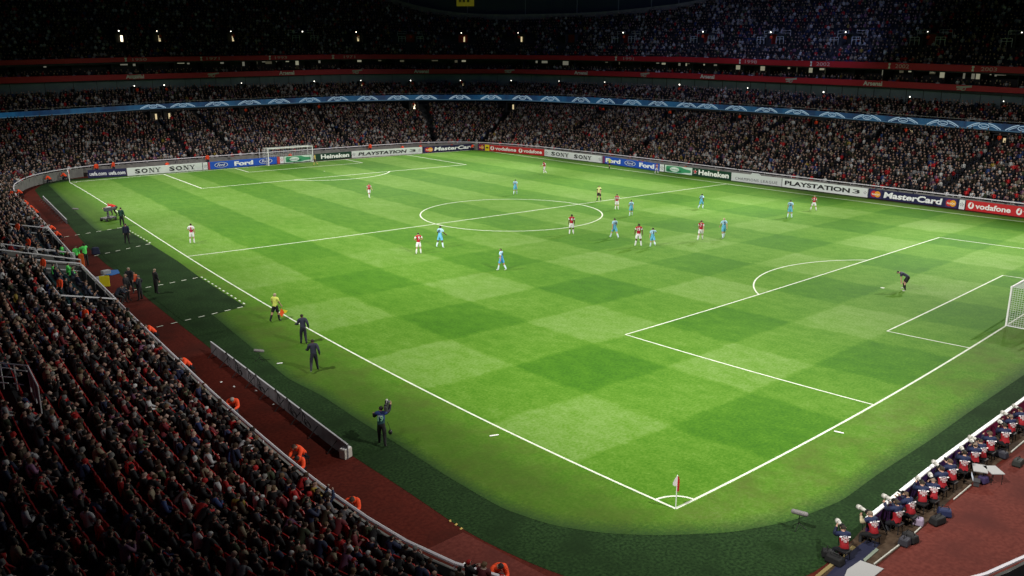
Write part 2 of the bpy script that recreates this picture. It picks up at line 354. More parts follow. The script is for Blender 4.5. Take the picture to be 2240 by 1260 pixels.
# ------------------------------------------------------------------ the bowl
PITCHR = .72
def slope(s): return .275+.06*np.clip((np.asarray(s, float)-85)/30, 0, 1)
def floor_z(o, s=0): return .42+slope(s)*o
SR = np.arange(0, S[-1]+.01, 1.0)
def strip(mb, s, o0, z0, o1, z1, mi=0):
    """ring strip between two profiles; o/z may vary with the station"""
    n = len(s); A = ring(s, np.asarray(o0)); B = ring(s, np.asarray(o1)); z0 = np.broadcast_to(z0, n); z1 = np.broadcast_to(z1, n)
    vs = [(*A[i], z0[i]) for i in range(n)]+[(*B[i], z1[i]) for i in range(n)]
    mb.add(vs, [(i, i+1, i+n+1, i+n) for i in range(n-1)], mi)
TUN = (at(176, 590, 1)[1]-.1, at(150, 570, 1)[1]+.6)      # the players' tunnel through the near touchline stand
def s_at_y(y, lo=15, hi=130):
    m = (S > lo) & (S < hi); return float(np.interp(y, F[m][:, 1], S[m]))
TS0, TS1 = s_at_y(49.0), s_at_y(51.6)
NROW = 27
lower = empty('lower_tier', (0, 0, 0)); tag(lower, 'lowest tier of the stadium bowl with pale concrete pitchside wall, full of spectators', 'stand')
def in_tunnel(s): return (s > TS0) & (s < TS1)
segs = [SR[SR <= TS0], SR[SR >= TS1]]; segs[0] = np.r_[segs[0], TS0]; segs[1] = np.r_[TS1, segs[1]]
mb = MB()
for sg in segs:
    for k in range(NROW):
        o = .35+k*PITCHR; z = floor_z(o, sg)
        strip(mb, sg, o, z-slope(sg)*PITCHR if k else .1, o, z); strip(mb, sg, o, z, o+PITCHR, z)
mb.build('terrace', M_dark, lower)
mb = MB()
for sg in segs:
    strip(mb, sg, 0, -.05, 0, 1.12); strip(mb, sg, 0, 1.12, .1, 1.12); strip(mb, sg, .1, 1.12, .1, .3, 1)
wallo = mb.build('front_wall', [M_conc, M_dark], lower)
mb = MB()
for sg in segs:
    q = ring(sg[::2], .05); 
    mb.tube([(*p, 1.32) for p in q], .06, 6)
    for p in q[::2]: mb.tube([(*p, 1.1), (*p, 1.3)], .03, 4)
mb.build('hand_rail', mat('front_rail', (.72, .7, .76), .4), lower)
# rows of red seats that show between the near spectators
for k in range(16):
    mb = MB(); o = .35+k*PITCHR+.18; z = floor_z(.35+k*PITCHR)
    smax = 75 if k < 12 else 60
    for s in np.arange(6, smax, .5):
        if TS0-.3 < s < TS1+.3: continue
        p = ring(s, o+.33)[0]; n_ = rnormal(s); a = math.atan2(n_[1], n_[0]); R = Matrix.Rotation(a, 3, 'Z')
        # shell back with rounded top, and pan
        w2 = .235; vs = []
        for (u, zz, dx) in ((-w2, .32, -.02), (-w2, .84, .05), (-w2*.7, .93, .06), (w2*.7, .93, .06), (w2, .84, .05), (w2, .32, -.02)):
            vs.append((dx, u, zz))
        vv = [tuple(np.array(R @ Vector((x+e, u, zz)))+np.array([*p, z])) for e in (0, .035) for x, u, zz in [(v[0], v[1], v[2]) for v in vs]]
        mb.add(vv, [(0, 1, 2, 3, 4, 5)[::-1], (6, 7, 8, 9, 10, 11)]+[(i, (i+1) % 6, (i+1) % 6+6, i+6) for i in range(6)])
    if mb.v: mb.build('seat_row', M_seat, lower)

def stretch(s, o): a, b = ring(s-.5, o)[0], ring(s+.5, o)[0]; return max(.4, float(np.hypot(*(b-a))))
# heights of the rings above, read at the stations
def zsolve(o, yc):
    s = SR; q = ring(s, o); z = np.full(len(s), 10.0)
    for _ in range(8):
        P = proj(np.c_[q, z]); P2 = proj(np.c_[q, z+.5]); tgt = np.interp(P[:, 0], yc[0], yc[1])
        dz = (tgt-P[:, 1])/((P2[:, 1]-P[:, 1])/.5); ok = P[:, 2] > 20
        z = np.where(ok, z+np.clip(dz, -20, 20), z)
    P = proj(np.c_[q, z]); ok = (P[:, 2] > 40) & (P[:, 0] > -40) & (P[:, 0] < 2290) & (s > 100)
    return np.interp(s, s[ok], z[ok])
YX = [0, 335, 750, 917, 1118, 1286, 1500, 1724, 1959, 2240]
c_ledb = (YX, [259, 238.5, 222, 218.5, 219.5, 226.5, 236, 250, 269, 291])
c_ledt = (YX, [247, 228, 210, 207.5, 207.5, 212.5, 224, 238, 255, 274])
c_gry = ([0, 268, 750, 1118, 1286, 1500, 1724, 1959, 2240], [197, 186, 174, 174, 176, 183, 194, 207, 220])
c_b2b = ([0, 268, 750, 1118, 1286, 1500, 1724, 1959, 2240], [183, 174, 162, 160, 165, 171.5, 181, 191.5, 205])
c_b2t = ([0, 268, 750, 1118, 1286, 1500, 1724, 1959, 2240], [169, 163, 151, 151, 154.5, 160, 169, 178, 193])
c_b1b = ([0, 268, 750, 1118, 1286, 1500, 1724, 1959, 2240], [143, 135.5, 129, 129, 132, 135.5, 144, 151.5, 161])
c_b1t = ([0, 268, 750, 1118, 1286, 1500, 1724, 1959, 2240], [132, 125.5, 119, 120, 122, 124.5, 132, 137, 147])
c_rim = ([500, 750, 911, 1018, 1118, 1319, 1500, 1650, 1800], [-140, -40, 17, 32, 33, 27, 7, -30, -110])
def seg2(t): i = max(1, int(np.searchsorted(SR, t))); return i
s0 = 72.0; US = SR[(SR >= s0)]; ui = SR >= s0
O_LED, O_CB, O_B2, O_WIN, O_B1 = 17.0, 25.5, 24.6, 28.5, 24.8
zLb, zLt = zsolve(O_LED, c_ledb)[ui], zsolve(O_LED, c_ledt)[ui]
zG = zsolve(O_CB, c_gry)[ui]; zB2b, zB2t = zsolve(O_B2, c_b2b)[ui], zsolve(O_B2, c_b2t)[ui]
zB1b, zB1t = zsolve(O_B1, c_b1b)[ui], zsolve(O_B1, c_b1t)[ui]
def Z(arr, s): return np.interp(s, US, arr)

# club tier
club = empty('club_tier'); tag(club, 'shallow middle tier behind the glowing blue screen ribbon, with grey rear wall', 'stand')
CR_N = 9
def club_z(s, o): t = (o-O_LED-.6)/(O_CB-O_LED-.6); return Z(zLt, s)-.75+t*(Z(zG, s)-1.0-(Z(zLt, s)-.75))
mb = MB()
for k in range(CR_N):
    o = O_LED+.5+k*.92; z = club_z(US, o); zp = club_z(US, o-.92) if k else z-.4
    strip(mb, US, o, zp, o, z); strip(mb, US, o, z, o+.92, z)
strip(mb, US, O_LED+.12, zLb, O_CB, zLb-.1)
mb.build('terrace', M_dark, club)
mb = MB(); strip(mb, US, O_CB+.2, zG-1.6, O_CB+.2, zB2b+.2); 
for s in np.arange(s0+2, US[-1], 2.6):
    p = ring(s, O_CB+.15)[0]; a = math.atan2(*rnormal(s)[::-1]); z0 = float(Z(zG, s))-1.4; z1 = float(Z(zB2b, s)); mb.box((*p, (z0+z1)/2), (.06, .05, z1-z0), a, 1)
mb.build('rear_wall', [noisy('grey_blue_wall', (.10, .14, .16), (.13, .17, .19), .6), M_black], club)
# the ribbon screen
def led_material():
    m = bpy.data.materials.new('led_screen'); m.use_nodes = True; t = m.node_tree; b = t.nodes["Principled BSDF"]; N = t.nodes.new; L = t.links.new
    uv = N("ShaderNodeUVMap"); uv.uv_map = 'strip'; sp = N("ShaderNodeSeparateXYZ"); L(uv.outputs[0], sp.inputs[0])
    nz = N("ShaderNodeTexNoise"); nz.inputs["Scale"].default_value = 1.0; nz.inputs["Detail"].default_value = 3
    mp = N("ShaderNodeMapping"); mp.inputs["Scale"].default_value = (1.6, .35, 1); L(uv.outputs[0], mp.inputs[0]); L(mp.outputs[0], nz.inputs["Vector"])
    # radiating glow, once per emblem period
    f = N("ShaderNodeMath"); f.operation = 'PINGPONG'; f.inputs[1].default_value = 3.5; L(sp.outputs[0], f.inputs[0])
    r = N("ShaderNodeMapRange"); r.inputs[1].default_value = 0; r.inputs[2].default_value = 3.5; r.inputs[3].default_value = .55; r.inputs[4].default_value = 0; L(f.outputs[0], r.inputs[0])
    a = N("ShaderNodeMath"); a.operation = 'ADD'; L(nz.outputs[0], a.inputs[0]); L(r.outputs[0], a.inputs[1])
    cr = N("ShaderNodeValToRGB"); L(a.outputs[0], cr.inputs[0]); e = cr.color_ramp.elements
    e[0].position = .3; e[0].color = (.004, .035, .12, 1); e[1].position = 1; e[1].color = (.02, .2, .45, 1)
    k = e.new(.6); k.color = (.008, .075, .24, 1)
    v = N("ShaderNodeMath"); v.operation = 'LESS_THAN'; v.inputs[1].default_value = .13; L(sp.outputs[1], v.inputs[0])
    mx = N("ShaderNodeMix"); mx.data_type = 'RGBA'; L(v.outputs[0], mx.inputs[0]); L(cr.outputs[0], mx.inputs[6]); mx.inputs[7].default_value = (.15, .35, .55, 1)
    b.inputs["Base Color"].default_value = (.01, .02, .04, 1); L(mx.outputs[2], b.inputs["Emission Color"]); b.inputs["Emission Strength"].default_value = .19
    return m
M_led = led_material()
led = MB(); strip(led, US, O_LED, zLb, O_LED, zLt); nled = len(US)
mb = MB()
def wrap_strip(mb, s_c, pts, off, z0, z1, w):
    """polyline in (metres along, 0..1 of the band height) drawn as a thin band on the ring"""
    P = np.array(pts, float); P[:, 0] /= stretch(s_c, off); H = float(Z(z1, s_c)-Z(z0, s_c)); Q = np.c_[P[:, 0], P[:, 1]*H]; dd = np.gradient(Q, axis=0); dd /= np.maximum(np.hypot(*dd.T)[:, None], 1e-6)
    nn = np.stack([-dd[:, 1], dd[:, 0]], 1)*w/2; vs = []
    for q in (Q+nn, Q-nn):
        for a, b in q: s = s_c+a; p = ring(s, off)[0]; vs.append((*p, float(Z(z0, s))+b))
    n = len(Q); mb.add(vs, [(i, i+1, i+n+1, i+n) for i in range(n-1)])
emb = [s_of(px, O_LED, 7) for px in (48, 110, 182, 255, 330, 402, 475, 547, 612, 678, 740, 804, 868, 935, 1005, 1074, 1142, 1206, 1270, 1326, 1382, 1440, 1500, 1546, 1608, 1674, 1744, 1818, 1895, 1976, 2062, 2150, 2236)]
for s in emb:
    wrap_strip(mb, s, [(.62*math.cos(t), .52+.3*math.sin(t)) for t in np.linspace(0, 2*math.pi, 17)], O_LED-.03, zLb, zLt, .09)
    wrap_strip(mb, s, [(-.35, .55), (0, .42), (.35, .55)], O_LED-.035, zLb, zLt, .07)
    for sg in (-1, 1):
        wrap_strip(mb, s, [(sg*(.5+1.5*t), .9-.72*t**1.7) for t in np.linspace(0, 1, 9)], O_LED-.03, zLb, zLt, .12)
        wrap_strip(mb, s, [(sg*(.75+.9*t), .62-.42*t**1.5) for t in np.linspace(0, 1, 6)], O_LED-.033, zLb, zLt, .08)
led.add(mb.v, mb.f, 1)
ledo = led.build('ribbon_screen', [M_led, mat('led_white', (.1, .2, .3), .5, (.55, .75, .9), .36)], club)
me = ledo.data; u = me.uv_layers.new(name='strip'); li = np.zeros(len(me.loops), int); me.loops.foreach_get('vertex_index', li)
uvv = np.array([(US[i % nled], 0 if i < nled else 1) for i in range(2*nled)]+[(0, 0)]*(len(me.vertices)-2*nled)); u.data.foreach_set('uv', uvv[li].ravel())
mb = MB(); mb.tube([(*p, z+.28) for p, z in zip(ring(US[::2], O_LED+.05), zLt[::2])], .03, 4); strip(mb, US, O_LED, zLt, O_LED+.25, zLt+.01); mb.build('hand_rail', mat('dull_rail', (.3, .3, .33), .5), club)

# executive boxes between the two red fascias
boxes = empty('executive_box_level'); tag(boxes, 'row of dark executive boxes between the two red fascia bands', 'box level')
mb = MB(); strip(mb, US, O_B2, zB2b, O_B2, zB2t); strip(mb, US, O_B2, zB2b, O_CB+.2, zB2b); strip(mb, US, O_B2, zB2t, O_B2+.25, zB2t)
fas2 = mb.build('lower_fascia', M_red, boxes)
mb = MB()
for k in range(3):
    o = O_B2+.4+k*.9; z = zB2t-.75+.3*k
    strip(mb, US, o, z-.3, o, z); strip(mb, US, o, z, o+.9, z)
strip(mb, US, O_WIN, zB2t-.4, O_WIN, zB1b+.3); strip(mb, US, O_B1, zB1b, O_WIN, zB1b+.02)
mb.build('terrace', M_dark, boxes)
M_win = [mat('lit_window_%s' % n_, (.1, .1, .08), .5, c, e) for n_, c, e in (('a', (.62, .6, .42), .3), ('b', (.6, .58, .45), .16), ('c', (.5, .45, .3), .08))]
nwin = 0
_ws = []; _s = US[0]+30
while _s < US[-1]-2: _ws.append(_s); _s += rng.choice([.9, 1.1, 1.5, 2.6, 4.5], p=[.3, .2, .15, .2, .15])*(1.0 if proj([[*ring(_s, O_WIN)[0], 15]])[0, 0] > 1400 else 1.5)
for s in _ws:
    px = proj(np.c_[ring(s, O_WIN), [[15]]])[0, 0]
    if px < -5 or px > 2245 or nwin >= 99: continue
    s_ = s+rng.uniform(-.7, .7); wdt = rng.choice([.25, .4, .6, .8, 1.2])/stretch(s, O_WIN); h = rng.choice([.3, .45, .6, .9]); zt = float(Z(zB1b, s_))-.12
    w = MB(); n_ = 3
    ss = np.linspace(s_, s_+wdt, n_); p = ring(ss, O_WIN-.06); ps = ring(ss, O_WIN)
    vs = [(*q, zt-h) for q in p]+[(*q, zt) for q in p]+[(*q, zt-h) for q in ps]+[(*q, zt) for q in ps]
    w.add(vs, [(0, 1, 4, 3), (1, 2, 5, 4), (0, 3, 9, 6), (2, 8, 11, 5), (3, 4, 10, 9), (4, 5, 11, 10)])
    w.build('window', M_win[rng.choice(3, p=[.35, .35, .3]) if px > 700 else rng.choice(3, p=[.2, .4, .4])], boxes); nwin += 1
for s in np.arange(US[0]+20, US[-1], 4.7):
    mb = MB(); p = ring(s, (O_WIN+O_B1)/2+.6)[0]; a = math.atan2(*rnormal(s)[::-1]); z0 = float(Z(zB2t, s)); z1 = float(Z(zB1b, s)); mb.box((*p, (z0+z1)/2), (3, .1, z1-z0), a); mb.build('partition_wall', M_dark, boxes)

# upper tier
upper = empty('upper_tier'); tag(upper, 'steep upper tier above the higher red fascia band, packed with dim spectators', 'stand')
mb = MB(); strip(mb, US, O_B1, zB1b, O_B1, zB1t); strip(mb, US, O_B1, zB1t, O_B1+.25, zB1t)
fas1 = mb.build('upper_fascia', M_red, upper)
UP_P, UP_S = .85, .62
def up_z(s, o): return Z(zB1t, s)-.75+(o-O_B1-.4)*UP_S
def rim_o(s):
    """offset at which the upper tier ends behind station s: low in the corner, high along the sides"""
    lo, hi = O_B1+3, O_B1+34
    for _ in range(18):
        m = (lo+hi)/2; P = proj([[*ring(s, m)[0], float(up_z(s, m))+1.0]])[0]
        if P[1] > np.interp(P[0], *c_rim): lo = m
        else: hi = m
    return lo
_p = proj(np.c_[ring(US, O_B1+20), np.full(len(US), 24)]); _ok = (_p[:, 2] > 30) & (_p[:, 0] > -80) & (_p[:, 0] < 2320) & (US > 110)
RIM = np.array([rim_o(s) if k else O_B1+34 for s, k in zip(US, _ok)])
k_ = np.hanning(9)[1:-1]; k_ /= k_.sum(); RIM = np.convolve(np.r_[[RIM[0]]*3, RIM, [RIM[-1]]*3], k_, 'valid')
def rimo(s): return np.interp(s, US, RIM)
mb = MB(); UR = 40
for k in range(UR):
    o = np.minimum(O_B1+.4+k*UP_P, RIM); o2 = np.minimum(O_B1+.4+(k+1)*UP_P, RIM); z = up_z(US, o); zp = up_z(US, np.minimum(O_B1+.4+(k-1)*UP_P, RIM)) if k else z-.3
    strip(mb, US, o, zp, o, z); strip(mb, US, o, z, o2, z)
mb.build('terrace', M_dark, upper)
mb = MB(); zr = up_z(US, RIM)
strip(mb, US, RIM, zr-1, RIM, zr+1.05); strip(mb, US, RIM, zr+1.05, RIM+.4, zr+1.05); mb.build('rim_wall', noisy('rim_concrete', (.13, .12, .12), (.17, .16, .15), 1), upper)
# glazed concourse behind the rim, with mullions
gl = empty('glazed_rear_wall'); tag(gl, 'dark glazed rear wall above the upper tier corner with thin mullions', 'wall')
mb = MB(); gs = US[(RIM < O_B1+31)]; gs = np.arange(gs.min(), gs.max(), 1.0); gr = rimo(gs)+3; zz = up_z(gs, rimo(gs))
strip(mb, gs, gr, zz, gr, zz+14); mb.build('glass_panels', mat('dark_glass', (.02, .03, .045), .3, spec=.5), gl)
mb = MB()
for s in np.arange(gs[0], gs[-1], 3.2):
    p = ring(s, float(rimo(s))+2.9)[0]; z = float(up_z(s, rimo(s))); mb.box((*p, z+7), (.15, .15, 14), math.atan2(*rnormal(s)[::-1]))
mb.build('mullion', mat('grey_metal', (.16, .17, .18), .4), gl)

# stairway portals --------------------------------------------------------
M_lamp = mat('lamp_white', (.8, .8, .8), .5, (1, .95, .8), 3.2)
M_glow = mat('corridor_light', (.5, .4, .2), .6, (1, .8, .45), .55)
M_rail2 = mat('portal_rail', (.42, .44, .46), .5)
def portal(parent, px, o, zf, w=1.6, h=1.7, lit=0, lamp=True, rails=False, red=False):
    s = s_of(px, o, zf(s_of(px, o, 12), o)); z = float(zf(s, o)); p = ring(s, o)[0]; a = math.atan2(*rnormal(s)[::-1]); R = Matrix.Rotation(a, 3, 'Z')
    def T(x, y, zz): return tuple(np.array(R @ Vector((x, y, 0)))+np.array([p[0], p[1], z+zz]))
    m = MB(); m.box(T(.6, -w/2, h/2-.1), (1.4, .12, h+.2), a); m.box(T(.6, w/2, h/2-.1), (1.4, .12, h+.2), a); m.box(T(.6, 0, h), (1.4, w, .12), a)
    m.box(T(1.2, 0, h/2), (.1, w, h), a, 1)
    po = m.build('portal', [M_dark, mat('portal_red', (.2, .01, .01), .6) if red else M_black], parent)
    if lit:
        m = MB(); m.box(T(.55, -.12*w, h*.4), (.06, .13*w+.05*lit, h*.62), a); m.build('lit_doorway', M_glow if lit < 2 else mat('bright_doorway', (.6, .5, .3), .5, (1, .85, .55), 2.5), po)
    if lamp:
        m = MB(); m.ball(T(-.15, .3, h+.25), rng.uniform(.06, .11), 8, 5); m.build('lamp', M_lamp, po)
    if rails:
        m = MB()
        for sy in (-1, 1):
            y0, y1 = sy*(w/2+.15), sy*(w/2+1.5)
            for zz in (.75, 1.1): m.tube([T(-.6, y0, zz), T(-.6, y1, zz)], .035, 4)
            for yy in (y0, (y0+y1)/2, y1): m.tube([T(-.6, yy, 0), T(-.6, yy, 1.1)], .035, 4)
            for zz in (1.7, 2.1): m.tube([T(1.3, y0*.6, zz), T(1.3, y1, zz)], .03, 4)
            for yy in (y0*.6, y1): m.tube([T(1.3, yy, 1.2), T(1.3, yy, 2.1)], .03, 4)
        m.build('guard_rail', M_rail2, po)
    return s, z, p, a
PORT = []
for px, lit in ((55, 0), (183, 2), (349, 1), (510, 1), (665, 0), (780, 1), (900, 0), (1016, 1), (1138, 1), (1250, 0), (1366, 0), (1540, 0), (1688, 0), (1852, 0), (2033, 0), (2237, 0)):
    PORT.append(('upper', px, *portal(upper, px, O_B1+5.0, lambda s, o: up_z(s, o)+.3, 2.0, 1.6, lit, px not in (900, 1250), px > 1300 or px in (665, 900), px in (900, 1016, 1250, 1366, 1540, 1688, 2033))))
for px in (80, 195, 366, 533, 690, 794, 902, 1012, 1121, 1228, 1328, 1490, 1638, 1805, 1993, 2197):
    PORT.append(('club', px, *portal(club, px, O_CB-.9, lambda s, o: Z(zG, s)-1.9, 1.2, 1.5, 1 if px in (794, 902, 1012, 1638, 1993) else 0)))
for px in (200, 370, 535, 695, 903, 1118, 1325, 1470, 1623, 1790, 1985, 2185):
    PORT.append(('lower', px, *portal(lower, px, O_LED-.9, lambda s, o: Z(zLb, s)-1.75, 1.7, 1.4, 2 if px == 903 else (1 if px in (200, 370, 1118, 1985, 2185) else 0), False)))

# lettering on the ring fascias --------------------------------------------
def text2d(txt, bold=0, shear=0, space=1.0):
    c = bpy.data.curves.new('t', 'FONT'); c.body = txt; c.size = 1; c.offset = bold; c.shear = shear; c.space_character = space; c.resolution_u = 3
    o = bpy.data.objects.new('t', c); COL.objects.link(o); dg = bpy.context.evaluated_depsgraph_get(); dg.update()
    me = bpy.data.meshes.new_from_object(o.evaluated_get(dg)); v = np.array([tuple(p.co)[:2] for p in me.vertices]); f = [tuple(p.vertices) for p in me.polygons]
    bpy.data.objects.remove(o); bpy.data.curves.remove(c); bpy.data.meshes.remove(me)
    lo, hi = v.min(0), v.max(0); return (v-lo)/(hi-lo), f, (hi-lo)[0]/(hi-lo)[1]
def ring_text(parent, txt, s_c, off, zlo, zhi, h0, h1, width, m, bold=.02):
    v, f, asp = text2d(txt, bold); mb = MB(); vs = []
    sg = 1; width = width/stretch(s_c, off)
    for a, b in v:
        s = s_c+(a-.5)*width*sg; p = ring(s, off)[0]; z0 = float(Z(zlo, s)); z1 = float(Z(zhi, s)); vs.append((*p, z0+(z1-z0)*(h0+(h1-h0)*b)))
    mb.add(vs, f); return mb.build('lettering', m, parent)
M_let = mat('fascia_lettering', (.62, .62, .55), .5); M_gold = mat('fascia_emblem', (.35, .33, .27), .5)
for px in (268, 626, 922, 1271, 1549, 1911):
    ring_text(fas2, 'Arsenal', s_of(px, O_B2, 13), O_B2-.03, zB2b, zB2t, .14, .9, 2.9, M_let, .03)
for px in (120, 465, 783, 1113, 1412, 1733, 2113):      # cannon emblem: barrel, wheel, trail
    s = s_of(px, O_B2, 13); mb = MB()
    wrap_strip(mb, s, [(-1.0, .62), (0, .66), (1.0, .82)], O_B2-.03, zB2b, zB2t, .26)
    wrap_strip(mb, s, [(.33*math.cos(t)-.1, .36+.27*math.sin(t)) for t in np.linspace(0, 6.28, 13)], O_B2-.034, zB2b, zB2t, .12)
    wrap_strip(mb, s, [(-.1, .4), (-.9, .2)], O_B2-.032, zB2b, zB2t, .16)
    mb.build('cannon_emblem', M_gold, fas2)
for px, y, dim in ((305, '1950', 1), (464, '1971', 1), (614, '1993', 1), (763, '1971', 1), (1375, '1991', 0), (1645, '1998', 0), (1803, '2002', 0), (1977, '2002', 0), (2169, '2003', 0)):
    s = s_of(px, O_B1, 16); mm = M_let if not dim else M_gold
    ring_text(fas1, y, s, O_B1-.03, zB1b, zB1t, .18, .8, 2.3 if px < 1900 else 2.0, mat('year_lettering', (.5, .3, .28), .5), .01)
    mb = MB(); wrap_strip(mb, s-2.0, [(0, .08), (0, .35)], O_B1-.03, zB1b, zB1t, .28); wrap_strip(mb, s-2.0, [(0, .35), (0, .62)], O_B1-.033, zB1b, zB1t, .14); wrap_strip(mb, s-2.0, [(0, .6), (0, .9)], O_B1-.036, zB1b, zB1t, .32)
    mb.build('trophy_emblem', M_let, fas1)

# ------------------------------------------------------------------ figures
def skeleton(p):
    """joint positions of a figure facing +Y, about 1.8 m tall; angles in degrees"""
    g = lambda k, d=0: math.radians(p.get(k, d))
    J = {}; hz = .94
    L = g('lean'); u = Vector((0, math.sin(L), math.cos(L))); P = Vector((0, 0, hz)); f = Vector((0, math.cos(L), -math.sin(L)))
    sw = g('sway'); u = Matrix.Rotation(sw, 3, 'Y') @ u
    J['pel'] = P; J['wai'] = P+u*.16; L2 = L+g('curl'); u2 = Vector((0, math.sin(L2), math.cos(L2))); f2 = Vector((0, math.cos(L2), -math.sin(L2)))
    J['che'] = J['wai']+u2*.24; J['nb'] = J['che']+u2*.15
    L3 = L2+g('head'); u3 = Vector((0, math.sin(L3), math.cos(L3))); hf = Vector((0, math.cos(L3), -math.sin(L3))); tw = Matrix.Rotation(g('turn'), 3, u3); hf = tw @ hf
    J['nk'] = J['nb']+u3*.07; J['hd'] = J['nb']+u3*.17+hf*.02; J['ht'] = J['nb']+u3*.245+hf*.005
    X = Vector((1, 0, 0)); X = Matrix.Rotation(g('twist'), 3, u2) @ X
    for sd, sg in (('l', -1), ('r', 1)):
        sh = J['nb']-u2*.045+X*(.185*sg); J['s'+sd] = sh
        fl, ab, ef, inn = g('arm'+sd), g('ab'+sd, 8), g('el'+sd, 15), g('in'+sd)
        base = L2*.5
        def dr(fl, ab): return Vector((sg*math.sin(ab), math.cos(ab)*math.sin(fl+0), -math.cos(ab)*math.cos(fl)))
        e = sh+dr(fl+base*0, ab)*.29; J['e'+sd] = e
        dd = dr(fl+ef, ab*.6-inn); w = e+dd*.25; J['w'+sd] = w; J['h'+sd] = w+dd*.085
        hp = P+Vector((sg*.095, 0, -.02)); J['p'+sd] = hp
        tf, kf, ta = g('leg'+sd), g('kn'+sd, 3), g('sp'+sd, 3)
        def dl(fl, ab=ta): return Vector((sg*math.sin(ab), math.cos(ab)*math.sin(fl), -math.cos(ab)*math.cos(fl)))
        k = hp+dl(tf)*.44; J['k'+sd] = k; a = k+dl(tf-kf)*.41; J['a'+sd] = a
        ft = tf-kf; fa = g('ft'+sd, 0); J['t'+sd] = a+Vector((sg*.02, math.cos(ft*.5+fa)*.17, math.sin(ft*.5+fa)*.17-.045))
    lo = min(J['al'].z, J['ar'].z, J['tl'].z+.03, J['tr'].z+.03)-.075
    for k in J: J[k] = J[k]-Vector((0, 0, lo if not p.get('sit') else 0))
    J['_hf'] = hf; J['_u3'] = u3; J['_u2'] = u2; J['_f2'] = f2
    return J
RAD = {'pel': (.15, .115), 'wai': (.14, .10), 'che': (.17, .115), 'nb': (.09, .07), 'nk': (.055, .055), 'hd': (.088, .1), 'ht': (.07, .08), 's': (.07, .07), 'e': (.048, .048), 'w': (.034, .034), 'h': (.038, .03), 'p': (.105, .105), 'k': (.064, .064), 'a': (.043, .043), 't': (.042, .034)}
BONES = [('pel', 'wai'), ('wai', 'che'), ('che', 'nb'), ('nb', 'nk'), ('nk', 'hd'), ('hd', 'ht')]
for sd in 'lr': BONES += [('nb', 's'+sd), ('s'+sd, 'e'+sd), ('e'+sd, 'w'+sd), ('w'+sd, 'h'+sd), ('pel', 'p'+sd), ('p'+sd, 'k'+sd), ('k'+sd, 'a'+sd), ('a'+sd, 't'+sd)]
ZN = ['skin', 'top', 'sleeve', 'low', 'bottom', 'sock', 'shoe', 'hair', 'eye']
FIG = {}
